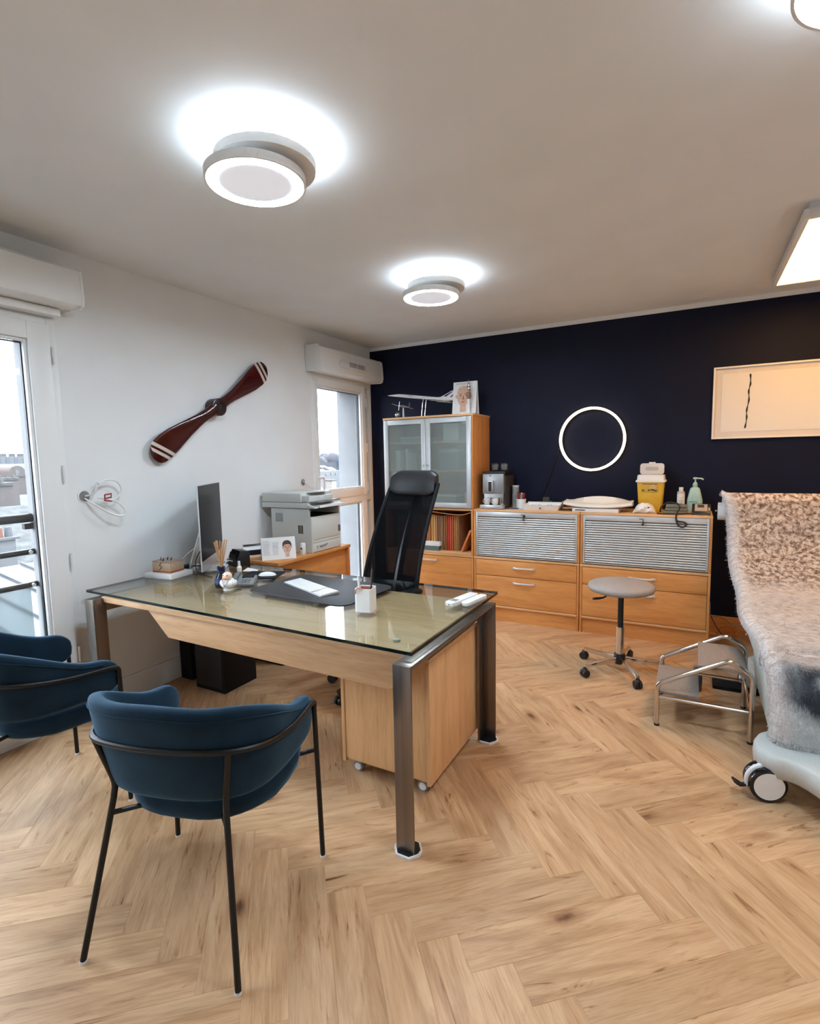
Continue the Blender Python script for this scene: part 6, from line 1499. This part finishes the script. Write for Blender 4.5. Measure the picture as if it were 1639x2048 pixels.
MB().bb(-0.05, 0.05, -0.03, 0.03, 0, 0.06).build('case', M['black'], t, bevel=0.004); MB().bb(-0.038, 0.02, -0.0315, -0.0305, 0.03, 0.095).build('card', mat('card_brown', (0.06, 0.05, 0.035), 0.5), t)
# baby scale
t = thing('baby_scale', 'white curved baby weighing scale in the middle of the roller cabinets', 'scale', (-0.70, 4.63, CT))
b = MB(); rings = []
for i in range(21):
    u = -1 + i / 10; xx = u * 0.272
    lo_ = 0.032 + 0.022 * abs(u) ** 2.2; hi_ = 0.040 + 0.078 * max(0, 1 - u * u) ** 0.62 + 0.018 * abs(u) ** 4
    d_ = 0.13 * (1 - 0.25 * abs(u) ** 3)
    rings.append([(xx, -d_ * 0.85, lo_), (xx, -d_, lo_ + 0.010), (xx, -d_ * 0.9, lo_ + 0.022), (xx, -d_ * 0.3, lo_ + 0.03), (xx, d_ * 0.55, lo_ + 0.04), (xx, d_ * 0.9, hi_), (xx, d_, hi_ - 0.004), (xx, d_ * 0.75, lo_ + 0.02), (xx, d_ * 0.5, lo_ * 0.9)])
b.loft(rings); b.build('pan', M['warm_white'], t, smooth=50)
MB().bb(-0.19, 0.175, -0.125, 0.085, 0.0, 0.031).build('body', M['warm_white'], t, bevel=0.006)
MB().bb(-0.165, -0.085, -0.1265, -0.1255, 0.014, 0.021).build('display', M['ink_dark'], t)
# cotton bag
t = thing('cotton_wool_pack', 'crumpled white pack of cotton wool in front of the sharps bin', 'cotton', (-0.335, 4.575, CT))
b = MB(); random.seed(4); rings = []
for i in range(13):
    u = -1 + i / 6; s_ = max(0.08, 1 - abs(u) ** 2.6) ** 0.5
    rings.append([(u * 0.078, 0.05 * s_ * math.cos(a) * (1 + 0.13 * math.sin(5 * a + i)), max(0, 0.040 * s_ + 0.043 * s_ * math.sin(a) * (1 + 0.12 * math.sin(3 * a + 2.1 * i)))) for a in [2 * math.pi * k / 18 for k in range(18)]])
b.loft(rings); b.build('pack', M['warm_white'], t, smooth=30); MB().box((0.03, -0.044, 0.05), (0.012, 0.004, 0.010), rz=R(20)).build('print_mark', M['ink_dark'], t); MB().tube(smoothpath([(-0.07, -0.01, 0.03), (-0.080, -0.06, 0.008), (-0.078, -0.075, 0.006)], 4), 0.004, 6).build('loose_end', M['warm_white'], t)
# sharps bin
t = thing('sharps_bin', 'yellow sharps waste bin with a white open lid', 'bin', (-0.305, 4.77, CT))
b = MB(); b.loft([[(x, y, z) for x, y in rrect(-w_, w_, -d_, d_, 0.016)] for z, w_, d_ in ((0.0, 0.082, 0.075), (0.006, 0.086, 0.079), (0.245, 0.102, 0.092))]); b.build('bin', M['yellow'], t, smooth=40)
b = MB(); b.loft([[(x, y, z) for x, y in rrect(-w_, w_, -d_, d_, 0.018)] for z, w_, d_ in ((0.243, 0.112, 0.102), (0.255, 0.113, 0.103), (0.262, 0.104, 0.095), (0.300, 0.100, 0.090), (0.302, 0.085, 0.075))]); b.build('lid', M['warm_white'], t, smooth=40)
fl_ = MB(); fl_.M = Matrix.Translation((0, 0.045, 0.303)) @ Matrix.Rotation(R(-6), 4, 'X')
fl_.ext([(x, 0, z) for x, z in rrect(-0.092, 0.092, 0.0, 0.092, 0.022)], (0, 0.010, 0)); fo = fl_.build('flap', mat('translucent_white', (0.62, 0.59, 0.56), 0.3), t, bevel=0.003)
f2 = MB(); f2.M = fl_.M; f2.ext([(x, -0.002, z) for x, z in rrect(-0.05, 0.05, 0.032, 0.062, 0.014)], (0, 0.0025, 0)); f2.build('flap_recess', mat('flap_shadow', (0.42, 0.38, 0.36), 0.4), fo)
f2 = MB(); f2.M = fl_.M; f2.bb(-0.025, 0.025, 0.0, 0.010, 0.0915, 0.102); f2.build('flap_tab', M['warm_white'], fo)
b = MB(); yf = -0.0868; b.ext([(-0.065, -0.0995, 0.232), (0.055, -0.0995, 0.232), (0.052, -0.0935, 0.165), (-0.063, -0.0935, 0.165)], (0, 0.010, 0)); b.build('label', mat('label_yellow', (0.66, 0.40, 0.06), 0.5), t)
lb_ = MB()
for (xa, xb, za) in ((-0.062, -0.046, 0.172), (-0.018, -0.002, 0.173), (0.004, 0.028, 0.176), (0.026, 0.050, 0.170)): lb_.bb(xa, xb, -0.0975, -0.094, za, za + 0.012)
lb_.bb(-0.06, 0.05, -0.1005, -0.0985, 0.226, 0.231); lb_.build('printed_text', mat('label_brown', (0.10, 0.055, 0.012), 0.6), t)
bh = MB(); bh.torus((0.02, -0.0985, 0.205), 0.012, 0.003, 'y', 20, 6)
for a in (90, 210, 330): bh.torus((0.02 + 0.011 * math.cos(R(a)), -0.0985, 0.205 + 0.011 * math.sin(R(a))), 0.008, 0.002, 'y', 14, 6)
bh.build('biohazard_mark', mat('mark_cream', (0.72, 0.58, 0.30), 0.6), t); MB().cyl((0.02, -0.0995, 0.205), (0.02, -0.097, 0.205), 0.006, n=12).build('mark_centre', mat('mark_brown', (0.12, 0.07, 0.015), 0.6), t)
# bottles
t = thing('lotion_bottle', 'small white capped bottle between sharps bin and pump bottle', 'bottle', (-0.083, 4.76, CT))
MB().lathe([(0, 0), (0.026, 0), (0.028, 0.004), (0.028, 0.158), (0.024, 0.166), (0.014, 0.168), (0, 0.168)], n=24).build('bottle', mat('bottle_taupe', (0.50, 0.43, 0.40), 0.3), t)
MB().lathe([(0.0282, 0.03), (0.0286, 0.03), (0.0286, 0.148), (0.0282, 0.148)], n=24).build('label', M['warm_white'], t); MB().lathe([(0, 0.1685), (0.0165, 0.1685), (0.0165, 0.198), (0.015, 0.20), (0, 0.20)], n=20).build('cap', M['warm_white'], t)
lb_ = MB()
for z_, w_ in ((0.115, 0.010), (0.095, 0.014), (0.088, 0.014), (0.075, 0.012), (0.068, 0.013)): lb_.box((0, -0.0283, z_), (w_ * 2, 0.0016, 0.003))
lb_.build('printed_text', M['ink'], t)
t = thing('pump_bottle', 'mint green pump dispenser bottle on the cabinet', 'bottle', (0.016, 4.79, CT))
b = MB(); b.loft([[(x, y, z) for x, y in rrect(-w_, w_, -d_, d_, min(w_, d_) * 0.7, 6)] for z, w_, d_ in ((0, 0.045, 0.03), (0.01, 0.052, 0.034), (0.07, 0.056, 0.036), (0.10, 0.055, 0.035), (0.185, 0.036, 0.026), (0.196, 0.028, 0.022), (0.20, 0.018, 0.018))]); b.build('bottle', M['aqua'], t, smooth=50)
MB().lathe([(0, 0.2005), (0.017, 0.2005), (0.019, 0.205), (0.018, 0.228), (0.010, 0.238), (0.006, 0.242), (0.006, 0.262), (0, 0.262)], n=20).build('pump', M['aqua'], t)
b = MB(); b.tube(smoothpath([(-0.016, 0, 0.270), (0.0, 0, 0.271), (0.025, 0, 0.270), (0.046, 0, 0.268), (0.055, 0, 0.258)], 3), [0.008] * 5 + [0.006] * 8, 8); b.build('nozzle', mat('nozzle_aqua', (0.50, 0.66, 0.62), 0.35), t)
lb_ = MB(); lb_.box((-0.01, -0.0352, 0.083), (0.06, 0.002, 0.006)); lb_.build('printed_text', mat('teal_ink', (0.08, 0.20, 0.24), 0.5), t)
# blood pressure cuff and monitor
t = thing('pressure_cuff', 'folded grey green blood pressure cuff', 'cuff', (-0.11, 4.62, CT))
cf = noisy('cuff_fabric', (0.17, 0.17, 0.13), (0.21, 0.21, 0.165), 120, 2, 0.9, 0.2)
for k, (z0_, w_) in enumerate(((0.001, 0.085), (0.026, 0.078), (0.050, 0.074))): MB().ext([(x, y, z0_) for x, y in rrect(-w_, w_, -0.05, 0.045, 0.012)], (0, 0, 0.022)).build('fold', cf, t, bevel=0.006)
hs = thing('cuff_hose', 'black coiled rubber hose hanging over the cabinet edge', 'hose', (-0.1, 4.5, CT))
W(hs).tube(smoothpath([(-0.225, 4.61, CT + 0.008), (-0.215, 4.60, CT + 0.05), (-0.17, 4.585, CT + 0.088), (-0.105, 4.555, CT + 0.085), (-0.085, 4.535, CT + 0.055), (-0.10, 4.51, CT + 0.018), (-0.105, 4.485, CT + 0.004), (-0.106, 4.466, CT - 0.03), (-0.092, 4.462, CT - 0.07), (-0.062, 4.462, CT - 0.088), (-0.033, 4.464, CT - 0.066), (-0.055, 4.466, CT - 0.05), (-0.10, 4.466, CT - 0.04), (-0.10, 4.485, CT + 0.006), (-0.06, 4.51, CT + 0.010), (0.0, 4.53, CT + 0.012)], 5), 0.0062, 8).build('hose', M['rubber'], hs, smooth=60)
W(hs).tube(smoothpath([(-0.105, 4.49, CT + 0.0085), (-0.16, 4.495, CT + 0.008), (-0.21, 4.50, CT + 0.008), (-0.24, 4.51, CT + 0.008)], 4), 0.0055, 8).build('hose', M['rubber'], hs, smooth=60)
t = thing('pressure_monitor', 'dark blood pressure monitor with a beige face at the cabinet corner', 'monitor', (0.063, 4.60, CT))
b = MB(); b.ext([(-0.064, -0.06, 0.0), (-0.064, 0.06, 0.0), (-0.064, 0.06, 0.070), (-0.064, 0.02, 0.082), (-0.064, -0.05, 0.024)], (0.128, 0, 0)); b.build('case', M['black'], t, bevel=0.006)
fM = Matrix.Translation((0, -0.016, 0.0530)) @ Matrix.Rotation(R(40), 4, 'X')
b = MB(); b.M = fM; b.bb(-0.045, 0.040, -0.038, 0.036, 0.0, 0.003); fo = b.build('face_plate', mat('beige_face', (0.42, 0.34, 0.27), 0.4), t)
b = MB(); b.M = fM; b.bb(-0.026, 0.018, 0.0, 0.030, 0.003, 0.0038); b.build('display', mat('lcd', (0.05, 0.05, 0.045), 0.3), fo)
b = MB(); b.M = fM; b.bb(0.046, 0.056, -0.03, -0.002, 0.0, 0.004); b.build('button', mat('beige_button', (0.50, 0.42, 0.34), 0.4), t)

# ================================================================== FLOOR ODDS AND ENDS
cb = thing('cable_tangle', 'thin brown and orange cables by the back baseboard', 'cables', (0.3, 4.88, 0))
oc_ = mat('orange_cable', (0.42, 0.15, 0.06), 0.5)
for k, (pts, mt) in enumerate(((([(0.155, 4.90, 0.26), (0.158, 4.90, 0.18), (0.165, 4.90, 0.145), (0.22, 4.89, 0.150), (0.28, 4.88, 0.125), (0.325, 4.87, 0.085), (0.405, 4.90, 0.10)]), M['mid_grey']),
    ([(0.165, 4.895, 0.145), (0.20, 4.87, 0.08), (0.235, 4.85, 0.03), (0.26, 4.84, 0.006)], M['rubber']),
    ([(0.21, 4.86, 0.006), (0.24, 4.88, 0.06), (0.30, 4.89, 0.072), (0.34, 4.88, 0.03), (0.345, 4.86, 0.006)], oc_),
    ([(0.16, 4.83, 0.006), (0.23, 4.82, 0.008), (0.32, 4.83, 0.03), (0.40, 4.85, 0.012), (0.50, 4.84, 0.008)], oc_),
    ([(0.335, 4.86, 0.09), (0.345, 4.87, 0.05), (0.30, 4.86, 0.01), (0.22, 4.84, 0.006)], oc_))):
    W(cb).tube(smoothpath(pts, 5), 0.0032 if k else 0.004, 6).build('cable', mt, cb)
t = thing('socket_block', 'brown socket block on the back baseboard behind the chair', 'socket', (0.46, YN - 0.017, 0.05))
MB().bb(-0.045, 0.045, -0.03, 0.0, 0.0, 0.085).build('box', mat('brown_socket', (0.16, 0.09, 0.06), 0.4), t, bevel=0.004); MB().cyl((0, -0.0305, 0.042), (0, -0.033, 0.042), 0.02, n=18).build('insert', M['black'], t)
t = thing('water_bottle', 'blue tinted plastic bottle standing behind the step stool', 'bottle', (0.055, 3.66, 0))
MB().lathe([(0, 0), (0.034, 0), (0.036, 0.006), (0.036, 0.09), (0.028, 0.112), (0.014, 0.122), (0.014, 0.135), (0, 0.135)], n=24).build('bottle', mat('blue_tint_plastic', (0.045, 0.07, 0.15), 0.2), t); MB().lathe([(0, 0.1355), (0.016, 0.1355), (0.016, 0.155), (0, 0.155)], n=16).build('cap', M['mid_grey'], t)
t = thing('foot_pedal', 'black foot pedal with a white strip under the treatment chair', 'pedal', (0.30, 3.78, 0))
MB().ext([(-0.15, -0.06, 0), (-0.15, 0.07, 0), (-0.15, 0.07, 0.045), (-0.15, -0.06, 0.025)], (0.26, 0, 0)).build('body', M['black_matte'], t, bevel=0.008); MB().bb(0.062, 0.082, -0.064, -0.0605, 0.004, 0.05).build('side_strip', M['white_plastic'], t)
